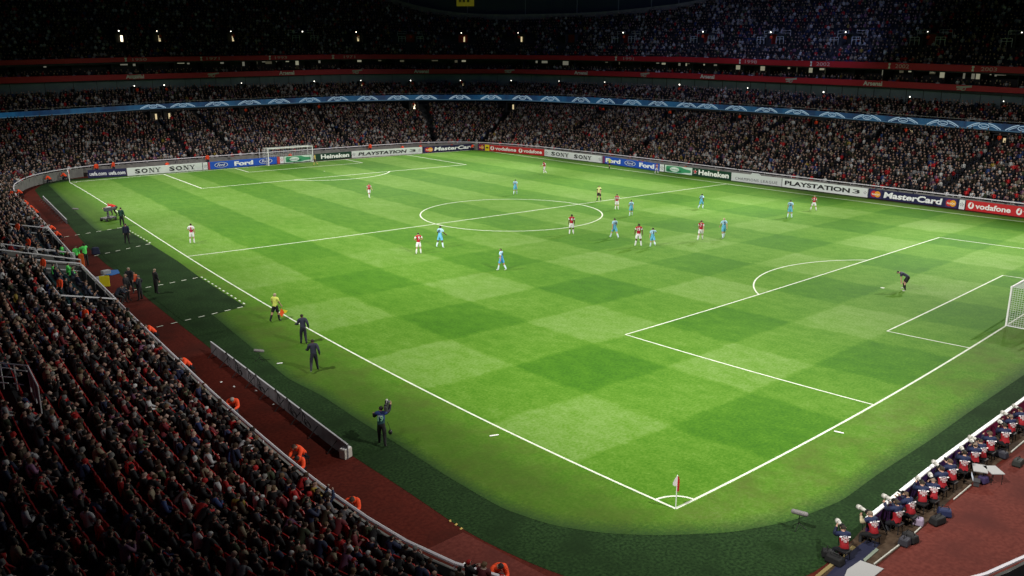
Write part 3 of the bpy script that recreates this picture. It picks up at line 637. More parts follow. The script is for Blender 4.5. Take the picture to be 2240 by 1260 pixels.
def figure_geo(pose, outfit, lvl=1, hands=True):
    """one continuous body surface grown on the skeleton, every face given to a garment zone"""
    key = (tuple(sorted(pose.items())), outfit, lvl, hands)
    if key in FIG: return FIG[key]
    J = skeleton(pose); fat = 1.0 if outfit in ('kit',) else 1.12
    names = [k for k in J if k[0] != '_']; idx = {k: i for i, k in enumerate(names)}
    me = bpy.data.meshes.new('f'); me.from_pydata([tuple(J[k]) for k in names], [(idx[a], idx[b]) for a, b in BONES], [])
    o = bpy.data.objects.new('f', me); COL.objects.link(o)
    md = o.modifiers.new('s', 'SKIN'); md.use_smooth_shade = True; md.branch_smoothing = .4
    if not me.skin_vertices: me.skin_vertices.new() if hasattr(me.skin_vertices, 'new') else None
    sv = me.skin_vertices[0].data
    for k, i in idx.items():
        r = RAD[k] if k in RAD else RAD[k[0]]
        m = fat if k in ('pel', 'wai', 'che') or k[0] in 'sepk' and k not in ('pel',) else 1
        if pose.get('slim'): m *= .9
        sv[i].radius = (r[0]*m, r[1]*m); sv[i].use_root = (k == 'pel')
    if lvl: ss = o.modifiers.new('u', 'SUBSURF'); ss.levels = lvl; ss.render_levels = lvl
    dg = bpy.context.evaluated_depsgraph_get(); dg.update(); em = bpy.data.meshes.new_from_object(o.evaluated_get(dg))
    V = np.array([tuple(v.co) for v in em.vertices]); Fc = [tuple(p.vertices) for p in em.polygons]
    bpy.data.objects.remove(o); bpy.data.meshes.remove(em); bpy.data.meshes.remove(me)
    C = np.array([V[list(f)].mean(0) for f in Fc])
    best = np.full(len(C), 1e9); bi = np.zeros(len(C), int); bt = np.zeros(len(C))
    for n, (a, b) in enumerate(BONES):
        A, B = np.array(J[a]), np.array(J[b]); ab = B-A; t = np.clip(((C-A)@ab)/(ab@ab), 0, 1); dd = np.linalg.norm(C-(A+t[:, None]*ab), axis=1)
        rr = RAD[b] if b in RAD else RAD[b[0]]; dd = dd/(rr[0]+.03); m = dd < best; best[m] = dd[m]; bi[m] = n; bt[m] = t[m]
    zone = []
    hd = np.array(J['hd']); hf = np.array(J['_hf']); u3 = np.array(J['_u3'])
    for i, c in enumerate(C):
        a, b = BONES[bi[i]]; t = bt[i]; z = 'skin'
        if a in ('pel',) and b == 'wai': z = 'low' if t > .35 else 'bottom'
        elif (a, b) == ('wai', 'che'): z = 'low' if t < (.8 if outfit == 'bib' and pose.get('sit') else .45) else 'top'
        elif (a, b) == ('che', 'nb') or a == 'nb' and b[0] == 's': z = 'top'
        elif a == 'nb': z = 'top' if outfit == 'coat' else 'skin'
        elif a in ('nk', 'hd'):
            r = c-hd; up_ = r@u3; fr = r@hf; z = 'hair' if (up_ > .045 and fr < .06) or (fr < -.005 and up_ > -.055) or up_ > .085 else 'skin'
        elif a[0] == 's': z = 'sleeve' if outfit != 'kit' or t < .62 else 'skin'
        elif a[0] == 'e' : z = 'sleeve' if outfit != 'kit' or pose.get('long') else 'skin'
        elif a == 'pel': z = 'bottom'
        elif a[0] == 'p': z = 'bottom' if outfit != 'kit' or t < .72 else 'skin'
        elif a[0] == 'k': z = 'bottom' if outfit != 'kit' else ('sock' if t > .12 else 'skin')
        elif a[0] == 'a': z = 'shoe'
        zone.append(ZN.index(z))
    mb = MB(); mb.add(V, Fc); mb.m = zone
    if hands:
        hf_ = Vector(hf); u_ = Vector(u3); rt = hf_.cross(u_)
        c = Vector(hd)
        mb.tube([c+hf_*.085+u_*.015, c+hf_*.118-u_*.022, c+hf_*.095-u_*.035], [.008, .016, .01], 5, 0)      # nose
        mb.tube([c+hf_*.093-u_*.058-rt*.022, c+hf_*.098-u_*.058, c+hf_*.093-u_*.058+rt*.022], .006, 4, 8)
        for s_ in (-1, 1):
            mb.ball(c+hf_*.088+rt*.033*s_+u_*.012, .011, 5, 4, 8); mb.ball(c+rt*.09*s_-u_*.005, (.014, .022, .03), 5, 4, 0)
        for sd, sg in (('l', -1), ('r', 1)):
            w, h = J['w'+sd], J['h'+sd]; dd = (h-w).normalized(); fore = (w-J['e'+sd]).normalized()
            side = Vector((0, 1, 0)); side = (side-dd*side.dot(dd)); side = side.normalized() if side.length > .1 else Vector((0, 0, 1)); pn = dd.cross(side)*sg
            for q in range(4):
                off = side*(.030-.02*q); ln = (.034, .042, .038, .028)[q]; cu = (.3, .4, .5, .6)[q]+(1.2 if pose.get('grip') else 0)*.6
                a_ = h+off; b_ = a_+(dd*math.cos(cu*.4)+pn*math.sin(cu*.4))*ln; c_ = b_+(dd*math.cos(cu*1.4)+pn*math.sin(cu*1.4))*ln*.8
                mb.tube([a_-dd*.02, b_, c_], [.0105, .0095, .007], 5, 0)
            a_ = w+dd*.035+side*.032; mb.tube([a_, a_+dd*.03+side*.025, a_+dd*.062+side*.028+pn*.012], [.012, .0105, .008], 5, 0)
    r = (np.array(mb.v), mb.f, np.array(mb.m), J)
    FIG[key] = r
    return r
CMATS = {}
def cmat(col, rough=.75):
    k = tuple(round(c, 3) for c in col)
    if k not in CMATS:
        m = mat('cloth_%d' % len(CMATS), k, rough); t = m.node_tree; b = t.nodes["Principled BSDF"]
        n = t.nodes.new("ShaderNodeTexNoise"); n.inputs["Scale"].default_value = 9; tc = t.nodes.new("ShaderNodeTexCoord"); t.links.new(tc.outputs['Object'], n.inputs["Vector"])
        mx = t.nodes.new("ShaderNodeMix"); mx.data_type = 'RGBA'; mx.inputs[6].default_value = (*[c*.75 for c in k], 1); mx.inputs[7].default_value = (*[min(1, c*1.15) for c in k], 1); t.links.new(n.outputs[0], mx.inputs[0]); t.links.new(mx.outputs[2], b.inputs["Base Color"])
        CMATS[k] = m
    return CMATS[k]
MESHC = {}
SHELLS = {'kit': [('shirt', ('top', 'sleeve', 'low')), ('shorts', ('bottom',)), ('socks', ('sock',)), ('hair', ('hair',))],
          'coat': [('jacket', ('top', 'sleeve', 'low')), ('trousers', ('bottom',)), ('hair', ('hair',))],
          'bib': [('jacket', ('sleeve',)), ('bib', ('top', 'low')), ('trousers', ('bottom',)), ('hair', ('hair',))],
          'seat': [('jacket', ('top', 'sleeve', 'low')), ('hair', ('hair',))]}
def person(pose, outfit, cols, loc, heading, scale, label, cat='person', group=None, lvl=1, shell_key=None, name='person', parts=True):
    """cols: zone -> colour. heading: world angle (radians, 0 = +Y, counter-clockwise)"""
    V, Fc, zn, J = figure_geo(pose, outfit, lvl)
    key = (tuple(sorted(pose.items())), outfit, lvl)
    order = ZN
    if key not in MESHC:
        me = bpy.data.meshes.new('person'); me.from_pydata([tuple(v) for v in V], [], Fc)
        for z in order: me.materials.append(None)
        me.polygons.foreach_set('material_index', zn); me.polygons.foreach_set('use_smooth', [True]*len(Fc)); me.update()
        nr = np.array([tuple(v.normal) for v in me.vertices]); sh = {}
        for nm, zs in SHELLS[shell_key or outfit]:
            ids = [i for i, z in enumerate(zn) if ZN[z] in zs]
            if not ids: continue
            used = sorted({v for i in ids for v in Fc[i]}); mp = {v: n for n, v in enumerate(used)}
            gr = .03 if nm in ('shorts',) else (.02 if nm in ('jacket', 'bib', 'shirt') else .012)
            sm = bpy.data.meshes.new(nm); sm.from_pydata([tuple(V[v]+nr[v]*gr) for v in used], [], [tuple(mp[v] for v in Fc[i]) for i in ids])
            slots = sorted({int(zn[i]) for i in ids})
            for _ in slots: sm.materials.append(None)
            sm.polygons.foreach_set('material_index', [slots.index(int(zn[i])) for i in ids]); sm.polygons.foreach_set('use_smooth', [True]*len(ids)); sm.update()
            sh[nm] = (sm, slots)
        MESHC[key] = (me, sh)
    me, sh = MESHC[key]
    o = bpy.data.objects.new(name, me); COL.objects.link(o)
    o.location = loc; o.rotation_euler = (0, 0, heading); o.scale = (scale,)*3
    base = {'skin': (.42, .25, .18), 'shoe': (.02, .02, .02), 'hair': (.02, .014, .01), 'eye': (.01, .01, .01), 'sock': (.7, .7, .7)}
    base.update(cols); base.setdefault('sleeve', base.get('top')); base.setdefault('low', base.get('top'))
    for i, z in enumerate(order):
        sl = o.material_slots[i]; sl.link = 'OBJECT'; sl.material = cmat(base[z] or (.1, .1, .1))
    if parts:
        for nm, (sm, slots) in sh.items():
            nn = 'hat' if nm == 'hair' and cols.get('hat') else nm
            c = bpy.data.objects.new(nn, sm); COL.objects.link(c); c.parent = o
            for i, z in enumerate(slots): sl = c.material_slots[i]; sl.link = 'OBJECT'; sl.material = cmat(base[ZN[z]])
    tag(o, label, cat, group)
    return o
def back_text(o, pose, outfit, txt, col, h=.3, w=.22, zc=None, name='back_number', off=.0):
    J = figure_geo(pose, outfit)[3]; u = J['_u2']; f = J['_f2']; c = J['wai'].lerp(J['nb'], .62 if zc is None else zc)-f*(.155+off)
    v, fc, asp = text2d(txt, .03); mb = MB(); X = Vector((1, 0, 0))
    mb.add([tuple(c+X*((a-.5)*w)+u*((b-.5)*h)-f*(-.05*abs(a-.5)**2)) for a, b in v], [tuple(q) for q in fc])
    t = mb.build(name, cmat(col), o); return t

# -------------------------------------------------- poses
SIT = dict(sit=1, legl=84, legr=86, knl=94, knr=92, armr=18, arml=16, elr=52, ell=55, inl=38, inr=38, lean=-2, abl=7, abr=7)
POSES_SIT = [dict(SIT), dict(SIT, lean=12, curl=10, head=-8), dict(SIT, lean=18, curl=16, head=-12, arml=26, armr=28, ell=45, elr=45), dict(SIT, arml=12, armr=12, ell=88, elr=85, inl=60, inr=60, turn=20), dict(SIT, turn=-30, lean=3), dict(SIT, armr=28, elr=125, arml=14, lean=5, turn=12), dict(SIT, head=14, curl=8), dict(SIT, arml=18, armr=20, ell=105, elr=100, inl=50, inr=50, lean=2), dict(SIT, lean=30, curl=20, head=6, arml=35, armr=30, turn=-12), dict(SIT, sway=10, turn=38, arml=20, ell=30), dict(SIT, arml=150, armr=145, ell=25, elr=30, abl=18, abr=20), dict(SIT, sway=-12, turn=-42, lean=8, armr=40), dict(SIT, legl=4, legr=2, knl=4, knr=4, lean=6, arml=20, armr=12), dict(SIT, legl=3, legr=5, knl=6, knr=4, arml=45, armr=45, ell=85, elr=85)]
PP = np.array([4, 4, 4, 3, 3, 2, 3, 3, 2.5, 2, .35, 2, .6, .5]); PP /= PP.sum()
COATS = [((.007, .007, .009), 50, 'black'), ((.018, .018, .022), 16, 'charcoal'), ((.012, .018, .05), 12, 'navy'), ((.30, .010, .012), 5, 'red'), ((.10, .10, .11), 8, 'grey'), ((.035, .026, .015), 6, 'dark brown'), ((.03, .04, .02), 5, 'olive'), ((.10, .012, .018), 4, 'maroon'), ((.36, .36, .38), 4, 'white'), ((.18, .15, .10), 3, 'beige'), ((.02, .04, .13), 2, 'blue'), ((.15, .07, .13), 2, 'mauve'), ((.22, .16, .03), .6, 'yellow')]
CW = np.array([c[1] for c in COATS], float); CW /= CW.sum()
HAIRS = [((.012, .009, .007), 30, 'black'), ((.035, .018, .009), 30, 'brown'), ((.10, .06, .03), 10, 'fair'), ((.15, .145, .14), 9, 'grey'), ((.33, .21, .16), 5, 'bald'), ((.42, .42, .42), 3, 'hat white'), ((.3, .01, .01), 4, 'hat red'), ((.015, .015, .02), 5, 'hat black')]
HW = np.array([c[1] for c in HAIRS], float); HW /= HW.sum()
SKINS = [(.29, .185, .15), (.25, .15, .115), (.36, .25, .21), (.09, .05, .033)]

# -------------------------------------------------- where the spectators sit
seats = []   # x, y, z, heading, tier
def fill(tier, o, zf, s0_, s1_, pitch, skip=None, occ=.97):
    s = s0_
    while s < s1_:
        r = ring(s, o)[0]
        loc_pitch = pitch/(1.0)
        n_ = rnormal(s)
        # arc stretch on the outside of a bend
        q = ring(s+.5, o)[0]; k = max(.5, np.hypot(*(q-r))*2)
        s += pitch/k
        if skip is not None and skip(s): continue
        if rng.rand() > occ: continue
        jt = float(np.clip(rng.normal(0, .075), -.14, .14)); seats.append((r[0]-n_[1]*jt+rng.normal(0, .03), r[1]+n_[0]*jt+rng.normal(0, .03), zf(s, o), math.atan2(n_[0], -n_[1])+rng.normal(0, .2)+(rng.uniform(-1.1, 1.1) if rng.rand() < .12 else 0), tier, s, o))
AISL = [s_of(px, 6, 3) for px in (25, 262, 492, 745, 948, 1085, 1250, 1430, 1620, 1850, 2120)]
AIS = np.array(sorted(AISL))
def aisle_skip(s):
    return bool(len(AIS)) and np.min(np.abs(AIS-s)) < .42
VOM = []
for k in range(24):
    o = .35+k*PITCHR+.14
    if o > 17.2: continue
    fill('lower', o, lambda s, o_: float(floor_z(o_-.1, s)), 4, S[-1]-1, .49, lambda s: (TS0-.35 < s < TS1+.35) or (s > 110 and aisle_skip(s)) or (36 < s < 60 and o > 12.5 and False), .94)
for k in range(CR_N-1):
    o = O_LED+.5+k*.92+.35; fill('club', o, lambda s, o_: float(club_z(s, o_-.35)), 95, S[-1]-1, .55, None, .93)
for k in range(2):
    o = O_B2+.5+k*.9+.3; fill('box', o, lambda s, o_: float(Z(zB2t, s))-.75+.3*k, 95, S[-1]-1, .62, None, .75)
PU = [(p[3], 1.5) for p in PORT if p[0] == 'upper']
for k in range(34):
    o = O_B1+.4+k*UP_P+.35
    fill('upper', o, lambda s, o_: float(up_z(s, o_-.35)), 95, S[-1]-1, .56, lambda s: o > rimo(s)-.6 or (1 <= k <= 8 and any(abs(s-q[2]) < (1.15 if 4 <= k <= 7 else .35) for q in PORT if q[0] == 'upper')) , .93)
PL = [q for q in PORT if q[0] == 'lower']; PC = [q for q in PORT if q[0] == 'club']
ST = np.array([(a[0], a[1], a[2], a[3]) for a in seats]); tiers = np.array([a[4] for a in seats])
pp = proj(ST[:, :3]+[0, 0, 1.0]); vis = (pp[:, 2] > 3) & (pp[:, 0] > -60) & (pp[:, 0] < 2300) & (pp[:, 1] > -60) & (pp[:, 1] < 1380)
idx_vis = np.where(vis)[0]
seatpx = {}
# keep portals clear
def near_portal(i):
    s, o, t = seats[i][5], seats[i][6], seats[i][4]
    if t == 'club' and o > O_CB-2.2: return any(abs(q[2]-s) < .7 for q in PC)
    if t == 'lower' and o > O_LED-2.4 and s > 100: return any(abs(q[2]-s) < .95 for q in PL)
    return False
idx_vis = np.array([i for i in idx_vis if not near_portal(i)])
# the near vomitory with the white railings, dugouts
VB = [at(-60, 800, 4.2), at(62, 800, 4.2), at(84, 850, 4.0), at(-60, 900, 4.2)]
def blocked(i):
    x, y = ST[i, 0], ST[i, 1]; px, py = pp[i, 0], pp[i, 1]
    if -40 < px < 74 and 805 < py < 862: return True
    if px > 1500 and py > 1100: return True
    if seats[i][4] == 'lower' and seats[i][5] < 110:
        off = seats[i][6]
        if off < 3.0 and (36.5 < y < 48.5 or 52.2 < y < 64.5): return True      # dugouts
    return False
idx_vis = np.array([i for i in idx_vis if not blocked(i)])
dist = np.linalg.norm(ST[idx_vis, :3]-CP, axis=1)
P0 = pp[idx_vis]
onscreen = (P0[:, 0] > 4) & (P0[:, 0] < 2236) & (P0[:, 1] > 0) & (P0[:, 1] < 1255)
order_ = np.argsort(np.where(onscreen, dist, 1e6)); NEAR = idx_vis[order_[:185]]; REST = idx_vis[order_[185:]]
# individual spectators
rowsd = {}
for i in NEAR: rowsd.setdefault(round((seats[i][6]-.45)/PITCHR), []).append(i)
for r, li in sorted(rowsd.items()):
    li.sort(key=lambda i: seats[i][5])
    for n_, i in enumerate(li):
        pi_ = rng.choice(len(POSES_SIT), p=PP); po = POSES_SIT[pi_]; c = COATS[rng.choice(len(COATS), p=CW)]; h = HAIRS[rng.choice(len(HAIRS), p=HW)]; sk = SKINS[rng.choice(4, p=[.45, .3, .15, .1])]
        hn = h[2]+'-haired' if h[2] not in ('bald',) and 'hat' not in h[2] else ('bald' if h[2] == 'bald' else h[2][4:]+'-hatted')
        lab = '%s spectator, %s coat, %s row from rail, %s seat from near end' % (hn, c[2], ordn(int(r)), ordn(n_))
        cols = {'top': c[0], 'bottom': (.015, .017, .03) if rng.rand() < .8 else (.05, .04, .03), 'hair': h[0], 'skin': sk}
        if 'hat' in h[2]: cols['hat'] = 1
        s_ = rng.uniform(.78, .92)
        person(po, 'coat', cols, (ST[i, 0], ST[i, 1], ST[i, 2]-(.94-.44)*s_+(.42 if pi_ > 11 else 0)*s_), ST[i, 3], s_, lab, 'spectator', 'spectators seated in the near corner of the lower tier', lvl=1, shell_key='seat')

# everyone else: one crowd
def crowd_template(pose, low):
    if not low:
        V, Fc, zn, J = figure_geo(pose, 'coat', 0, False); tris = Fc
        V = V-np.array([0, 0, .5]); return V, Fc, zn
    m = MB(); J = skeleton(pose); hd = J['hd']
    c = J['hd']; m.ball(c, (.095, .11, .13), 5, 4, 0)
    # hair: back half
    m.tube([J['pel'], J['che'], J['nb']], [.17, .2, .11], 5, 1, True, .75)
    for sd, sg in (('l', -1), ('r', 1)):
        m.tube([J['p'+sd], J['k'+sd], J['a'+sd]], [.1, .075, .05], 3, 4, False)
        m.tube([J['s'+sd], J['e'+sd], J['h'+sd]], [.07, .055, .04], 3, 1, False)
    V = np.array(m.v)-np.array([0, 0, .5]); zn = np.array(m.m)
    C = np.array([V[list(f)].mean(0) for f in m.f])
    cz = np.array(c)-np.array([0, 0, .5])
    for i, z in enumerate(zn):
        if z == 0 and (C[i, 1] < cz[1]-.01 or C[i, 2] > cz[2]+.055): zn[i] = 7
    return V, m.f, zn
def stand(p): q = dict(p); q.update(dict(legl=2, legr=2, knl=3, knr=3)); return q
TL = [crowd_template(p, True) for p in POSES_SIT[:6]]; TM = [crowd_template(p, False) for p in POSES_SIT]
VV = []; LV = []; LS = []; FCOL = []; base = 0
extra = []
for (t, px, s_, z_, p_, a_) in PORT:
    if (t == 'upper' and px in (55, 183, 665, 1250, 2237)) or (t == 'club' and px in (80, 533, 690, 1121)) or (t == 'lower' and px in (200, 370, 1118)): continue
    n_ = rnormal(s_); q_ = np.array(p_)-n_*.35; extra.append((q_[0], q_[1], z_+.35, math.atan2(n_[0], -n_[1])))
ORANGE0 = len(ST); ST = np.vstack([ST, np.array(extra)]); REST = np.r_[REST, np.arange(ORANGE0, len(ST))]
groups = {}
for i in REST:
    D_ = np.linalg.norm(ST[i, :3]-CP); low = D_ > 62
    groups.setdefault((low, rng.randint(6) if low else int(rng.choice(len(POSES_SIT), p=PP))), []).append(i)
for (low, t), ids in groups.items():
    V, Fc, zn = (TL if low else TM)[t]; n = len(ids); A = ST[ids]; sc_ = rng.uniform(.80, .90, n)*(1.14 if low else 1.0); ca, sa = np.cos(A[:, 3]), np.sin(A[:, 3])
    x = V[None, :, 0]*ca[:, None]-V[None, :, 1]*sa[:, None]; y = V[None, :, 0]*sa[:, None]+V[None, :, 1]*ca[:, None]
    up_ = (rng.rand(n) < .05)*.3 if low else np.full(n, .36 if t > 11 else 0.)
    P = np.stack([x*sc_[:, None]+A[:, 0:1], y*sc_[:, None]+A[:, 1:2], V[None, :, 2]*sc_[:, None]+A[:, 2:3]+up_[:, None]], 2)
    VV.append(P.reshape(-1, 3))
    fl = np.concatenate([np.array(f) for f in Fc]); ln = np.array([len(f) for f in Fc])
    LV.append((fl[None, :]+base+np.arange(n)[:, None]*len(V)).ravel()); LS.append(np.tile(ln, n)); base += n*len(V)
    ci = rng.choice(len(COATS), n, p=CW); hi = rng.choice(len(HAIRS), n, p=HW); ki = rng.choice(4, n, p=[.45, .3, .15, .1])
    cc = np.array([COATS[k][0] for k in ci])*rng.uniform(.7, 1.5, (n, 1)); hh = np.array([HAIRS[k][0] for k in hi]); kk = np.array([SKINS[k] for k in ki])
    if low: cc = np.where((rng.rand(n) < .03+.10*np.clip(.5+.5*np.sin(A[:, 0]*.31+A[:, 2]*1.7)*np.cos(A[:, 1]*.23-A[:, 2]), 0, 1))[:, None], rng.uniform(.25, .5, (n, 1))*np.ones(3), cc)
    cc = np.where((np.array(ids) >= ORANGE0)[:, None], np.array([[.8, .07, .02]]), cc)
    bb = np.tile([[.015, .017, .03]], (n, 1)); pal = np.zeros((n, 9, 3)); pal[:, 0] = kk; pal[:, 1] = cc; pal[:, 2] = cc; pal[:, 3] = cc; pal[:, 4] = bb; pal[:, 6] = .02; pal[:, 7] = hh
    FCOL.append(pal[:, zn].reshape(-1, 3))
VV = np.concatenate(VV); LV = np.concatenate(LV); LS = np.concatenate(LS); FCOL = np.concatenate(FCOL)
me = bpy.data.meshes.new('crowd'); me.vertices.add(len(VV)); me.vertices.foreach_set('co', VV.ravel()); me.loops.add(len(LV)); me.loops.foreach_set('vertex_index', LV.astype(np.int32))
me.polygons.add(len(LS)); me.polygons.foreach_set('loop_start', np.r_[0, np.cumsum(LS)[:-1]].astype(np.int32)); me.polygons.foreach_set('loop_total', LS.astype(np.int32)) if False else None
me.update(calc_edges=True)
at_ = me.attributes.new('tint', 'FLOAT_COLOR', 'CORNER'); at_.data.foreach_set('color', np.c_[np.repeat(FCOL, LS, axis=0), np.ones(len(LV))].astype(np.float32).ravel())
mc = mat('crowd_clothes', (.1, .1, .1), .8); t_ = mc.node_tree; an = t_.nodes.new("ShaderNodeAttribute"); an.attribute_name = 'tint'; t_.links.new(an.outputs["Color"], t_.nodes["Principled BSDF"].inputs["Base Color"])
me.materials.append(mc); crowd = bpy.data.objects.new('crowd', me); COL.objects.link(crowd)
tag(crowd, 'dense crowd of seated spectators in dark winter coats filling every tier', 'crowd', kind='stuff')
for _o in bpy.data.objects:
    if len(str(_o.get('label', '')).split()) > 16: print('LONG', _o['label'])
print('crowd', len(REST), 'faces', len(LS))

# ------------------------------------------------------------------ advertising boards
def c255(r, g, b): 
    f = lambda c: (c/255/12.92) if c/255 <= .04045 else ((c/255+.055)/1.055)**2.4
    return (f(r)*1.0, f(g)*1.0, f(b)*1.0)
BW, BK = c255(235, 235, 235), c255(25, 25, 30)
def ellipse(cx, cy, rx, ry, n=24, a0=0, a1=360): return [(cx+rx*math.cos(math.radians(a0+(a1-a0)*i/n)), cy+ry*math.sin(math.radians(a0+(a1-a0)*i/n))) for i in range(n if a1-a0 == 360 else n+1)]
def star(cx, cy, r, n=5, q=.42, rot=90): return [(cx+(r if i % 2 == 0 else r*q)*math.cos(math.radians(rot+i*180/n)), cy+(r if i % 2 == 0 else r*q)*math.sin(math.radians(rot+i*180/n))) for i in range(2*n)]
BN = [0]
class Board:
    def __init__(s, pxa, pxb, base, label, bg, h=1.05, back=True):
        A, B = at(pxa, np.interp(pxa, *base)), at(pxb, np.interp(pxb, *base)); s.A = A[:2]; s.d = (B-A)[:2]; s.L = np.hypot(*s.d); s.d = s.d/s.L; s.n = np.array([s.d[1], -s.d[0]]); s.h = h; s.base = base
        s.root = empty('advertising_board', (*A[:2], 0)); tag(s.root, label, 'advertising board', 'advertising boards around the far sides of the pitch')
        s.k = 0; BN[0] += 1
        m = MB(); c = s.A+s.d*s.L/2-s.n*.07; a = math.atan2(s.d[1], s.d[0]); m.box((*(c-s.A), h/2+.03), (s.L-.03, .12, h), a); s.panel = m.build('panel', mat('board_%d' % BN[0], bg, .5), s.root)
        if back:
            m = MB()
            for t in np.arange(.6, s.L-.3, 2.2):
                p = s.d*t-s.n*.13; q = s.d*t-s.n*.75; m.tube([(*p, .85), (*q, .02)], .025, 4); m.tube([(*p, .05), (*q, .05)], .025, 4)
            if m.v: m.build('brace', M_black, s.root)
    def u(s, px):
        P = at(px, np.interp(px, *s.base))[:2]; return float((P-s.A)@s.d)
    def put(s, pts, m, faces=None, name='emblem', lift=0):
        s.k += 1; off = .003+.0025*s.k+lift; mb = MB(); vs = [(*(s.d*u+s.n*off), v+.03) for u, v in pts]
        mb.add(vs, faces or [tuple(range(len(pts)))]); return mb.build(name, m, s.root)
    def rect(s, x0, x1, v0, v1, col, name='colour_field'):
        a, b = s.u(x0), s.u(x1); return s.put([(a, v0*s.h), (b, v0*s.h), (b, v1*s.h), (a, v1*s.h)], cm(col), None, name)
    def text(s, t, x0, x1, v0, v1, col, bold=.03, shear=0, name='lettering', sp=1.0, slant=0):
        v, f, asp = text2d(t, bold, shear, sp); a, b = s.u(x0), s.u(x1)
        return s.put([(a+(b-a)*p, (v0+(v1-v0)*q)*s.h) for p, q in v], cm(col), [tuple(q) for q in f], name)
    def oval(s, x0, x1, v0, v1, col, name='emblem', a0=0, a1=360, n=28):
        a, b = s.u(x0), s.u(x1); return s.put(ellipse((a+b)/2, (v0+v1)/2*s.h, (b-a)/2, (v1-v0)/2*s.h, n, a0, a1), cm(col), None, name)
    def starball(s, x0, x1, fg=(95, 98, 105), bgc=(225, 228, 232)):
        s.rect(x0, x1, .02, .98, bgc, 'emblem_field'); a, b = s.u(x0), s.u(x1); cx, cy, r = (a+b)/2, s.h*.5, min((b-a)*.42, s.h*.42)
        pts = []; fc = []
        for i in range(6):
            if i < 5: q = star(cx+r*.68*math.cos(math.radians(90+72*i)), cy+r*.68*math.sin(math.radians(90+72*i)), r*.36, rot=90+72*i)
            else: q = star(cx, cy, r*.3, rot=270)
            fc.append(tuple(range(len(pts), len(pts)+len(q)))); pts += q
        s.put(pts, cm(fg), fc, 'star_ball')
def cm(c): return mat('ink_%d_%d_%d' % tuple(c), c255(*c), .5)
# SONY with slab serifs, cut as outlines
def sony(b, x0, x1, v0, v1, col=(30, 32, 38)):
    W_ = (x1-x0); b.text('S', x0, x0+.21*W_, v0, v1, col, .035); b.text('O', x0+.255*W_, x0+.50*W_, v0, v1, col, .035)
    def stem(pts): 
        u0, u1 = b.u(x0), b.u(x1); L = u1-u0; b.put([(u0+L*p, (v0+(v1-v0)*q)*b.h) for p, q in pts], cm(col), None, 'lettering')
    n0, n1 = .535, .765
    stem([(n0, 0), (n0+.08, 0), (n0+.08, .09), (n0, .09)]); stem([(n0, .91), (n0+.10, .91), (n0+.10, 1), (n0, 1)]); stem([(n1-.08, .91), (n1, .91), (n1, 1), (n1-.08, 1)])
    stem([(n0+.03, .05), (n0+.05, .05), (n0+.05, .95), (n0+.03, .95)]); stem([(n1-.05, 0), (n1-.03, 0), (n1-.03, .95), (n1-.05, .95)]); stem([(n0+.03, .95), (n1-.07, 0), (n1-.03, 0), (n0+.09, .95)])
    y0, y1 = .79, 1.0; c = (y0+y1)/2
    stem([(c-.05, 0), (c+.05, 0), (c+.05, .09), (c-.05, .09)]); stem([(c-.02, .05), (c+.02, .05), (c+.02, .5), (c-.02, .5)]); stem([(c-.02, .42), (c+.02, .42), (y0+.06, .95), (y0+.01, .95)]); stem([(c-.01, .42), (c+.02, .42), (y1-.02, .95), (y1-.04, .95)])
    stem([(y0-.02, .91), (y0+.08, .91), (y0+.08, 1), (y0-.02, 1)]); stem([(y1-.07, .91), (y1+.01, .91), (y1+.01, 1), (y1-.07, 1)])
def ford_oval(b, x0, x1):
    b.oval(x0, x1, .16, .86, (230, 235, 240), 'oval_badge'); b.oval(x0+1.2, x1-1.2, .2, .82, (25, 60, 150), 'oval_badge'); w = (x1-x0)
    b.text('Ford', x0+.2*w, x1-.2*w, .34, .7, (235, 240, 245), .01, .35)
def mcircles(b, x0, x1):
    w = x1-x0; b.rect(x0-2, x1+2, .04, .96, (60, 40, 90)); b.oval(x0, x0+.62*w, .16, .84, (205, 40, 35), 'twin_discs'); b.oval(x0+.38*w, x1, .16, .84, (235, 160, 40), 'twin_discs')
    b.text('MasterCard', x0+.1*w, x1-.1*w, .38, .6, (240, 235, 225), .02, .1)
def quote_mark(b, x0, x1):
    b.oval(x0, x1, .16, .84, (245, 240, 240), 'round_emblem'); w = x1-x0; b.oval(x0+.3*w, x0+.68*w, .33, .62, (205, 30, 35), 'round_emblem'); b.rect(x0+.5*w, x0+.7*w, .58, .8, (205, 30, 35), 'round_emblem')
def bottle(b, x0, x1, flip=False):
    w = x1-x0; b.rect(x0, x1, .03, .97, (205, 225, 215)); 
    a, c = b.u(x0), b.u(x1); L = c-a; prof = [(.05, .2), (.1, .1), (.6, .08), (.72, .2), (.95, .28), (.95, .62), (.72, .72), (.6, .9), (.1, .88), (.05, .75)]
    b.put([(a+L*p, q*b.h) for p, q in prof], cm((60, 150, 105)), None, 'bottle_picture')
    b.put([(a+L*p, q*b.h) for p, q in [(.1, .2), (.58, .18), (.62, .45), (.1, .5)]], cm((35, 110, 75)), None, 'bottle_picture')
    b.put(ellipse(a+L*.36, .5*b.h, L*.17, .3*b.h, 20), cm((215, 232, 225)), None, 'bottle_picture')
    b.text('Heineken', x0+.22*w, x0+.5*w, .38, .6, (60, 120, 95), .02)
FB = ([192, 277, 455, 560, 700, 769, 924, 1042], [390, 385.5, 371.5, 362.5, 351, 346, 335.5, 327.5])
b = Board(193, 278, FB, 'navy board with white web address lettering, leftmost on the far goal line', c255(28, 28, 75)); b.text('uefa.com', 197, 234, .25, .75, (225, 225, 235), .03); b.text('uefa.com', 239, 275, .25, .75, (225, 225, 235), .03)
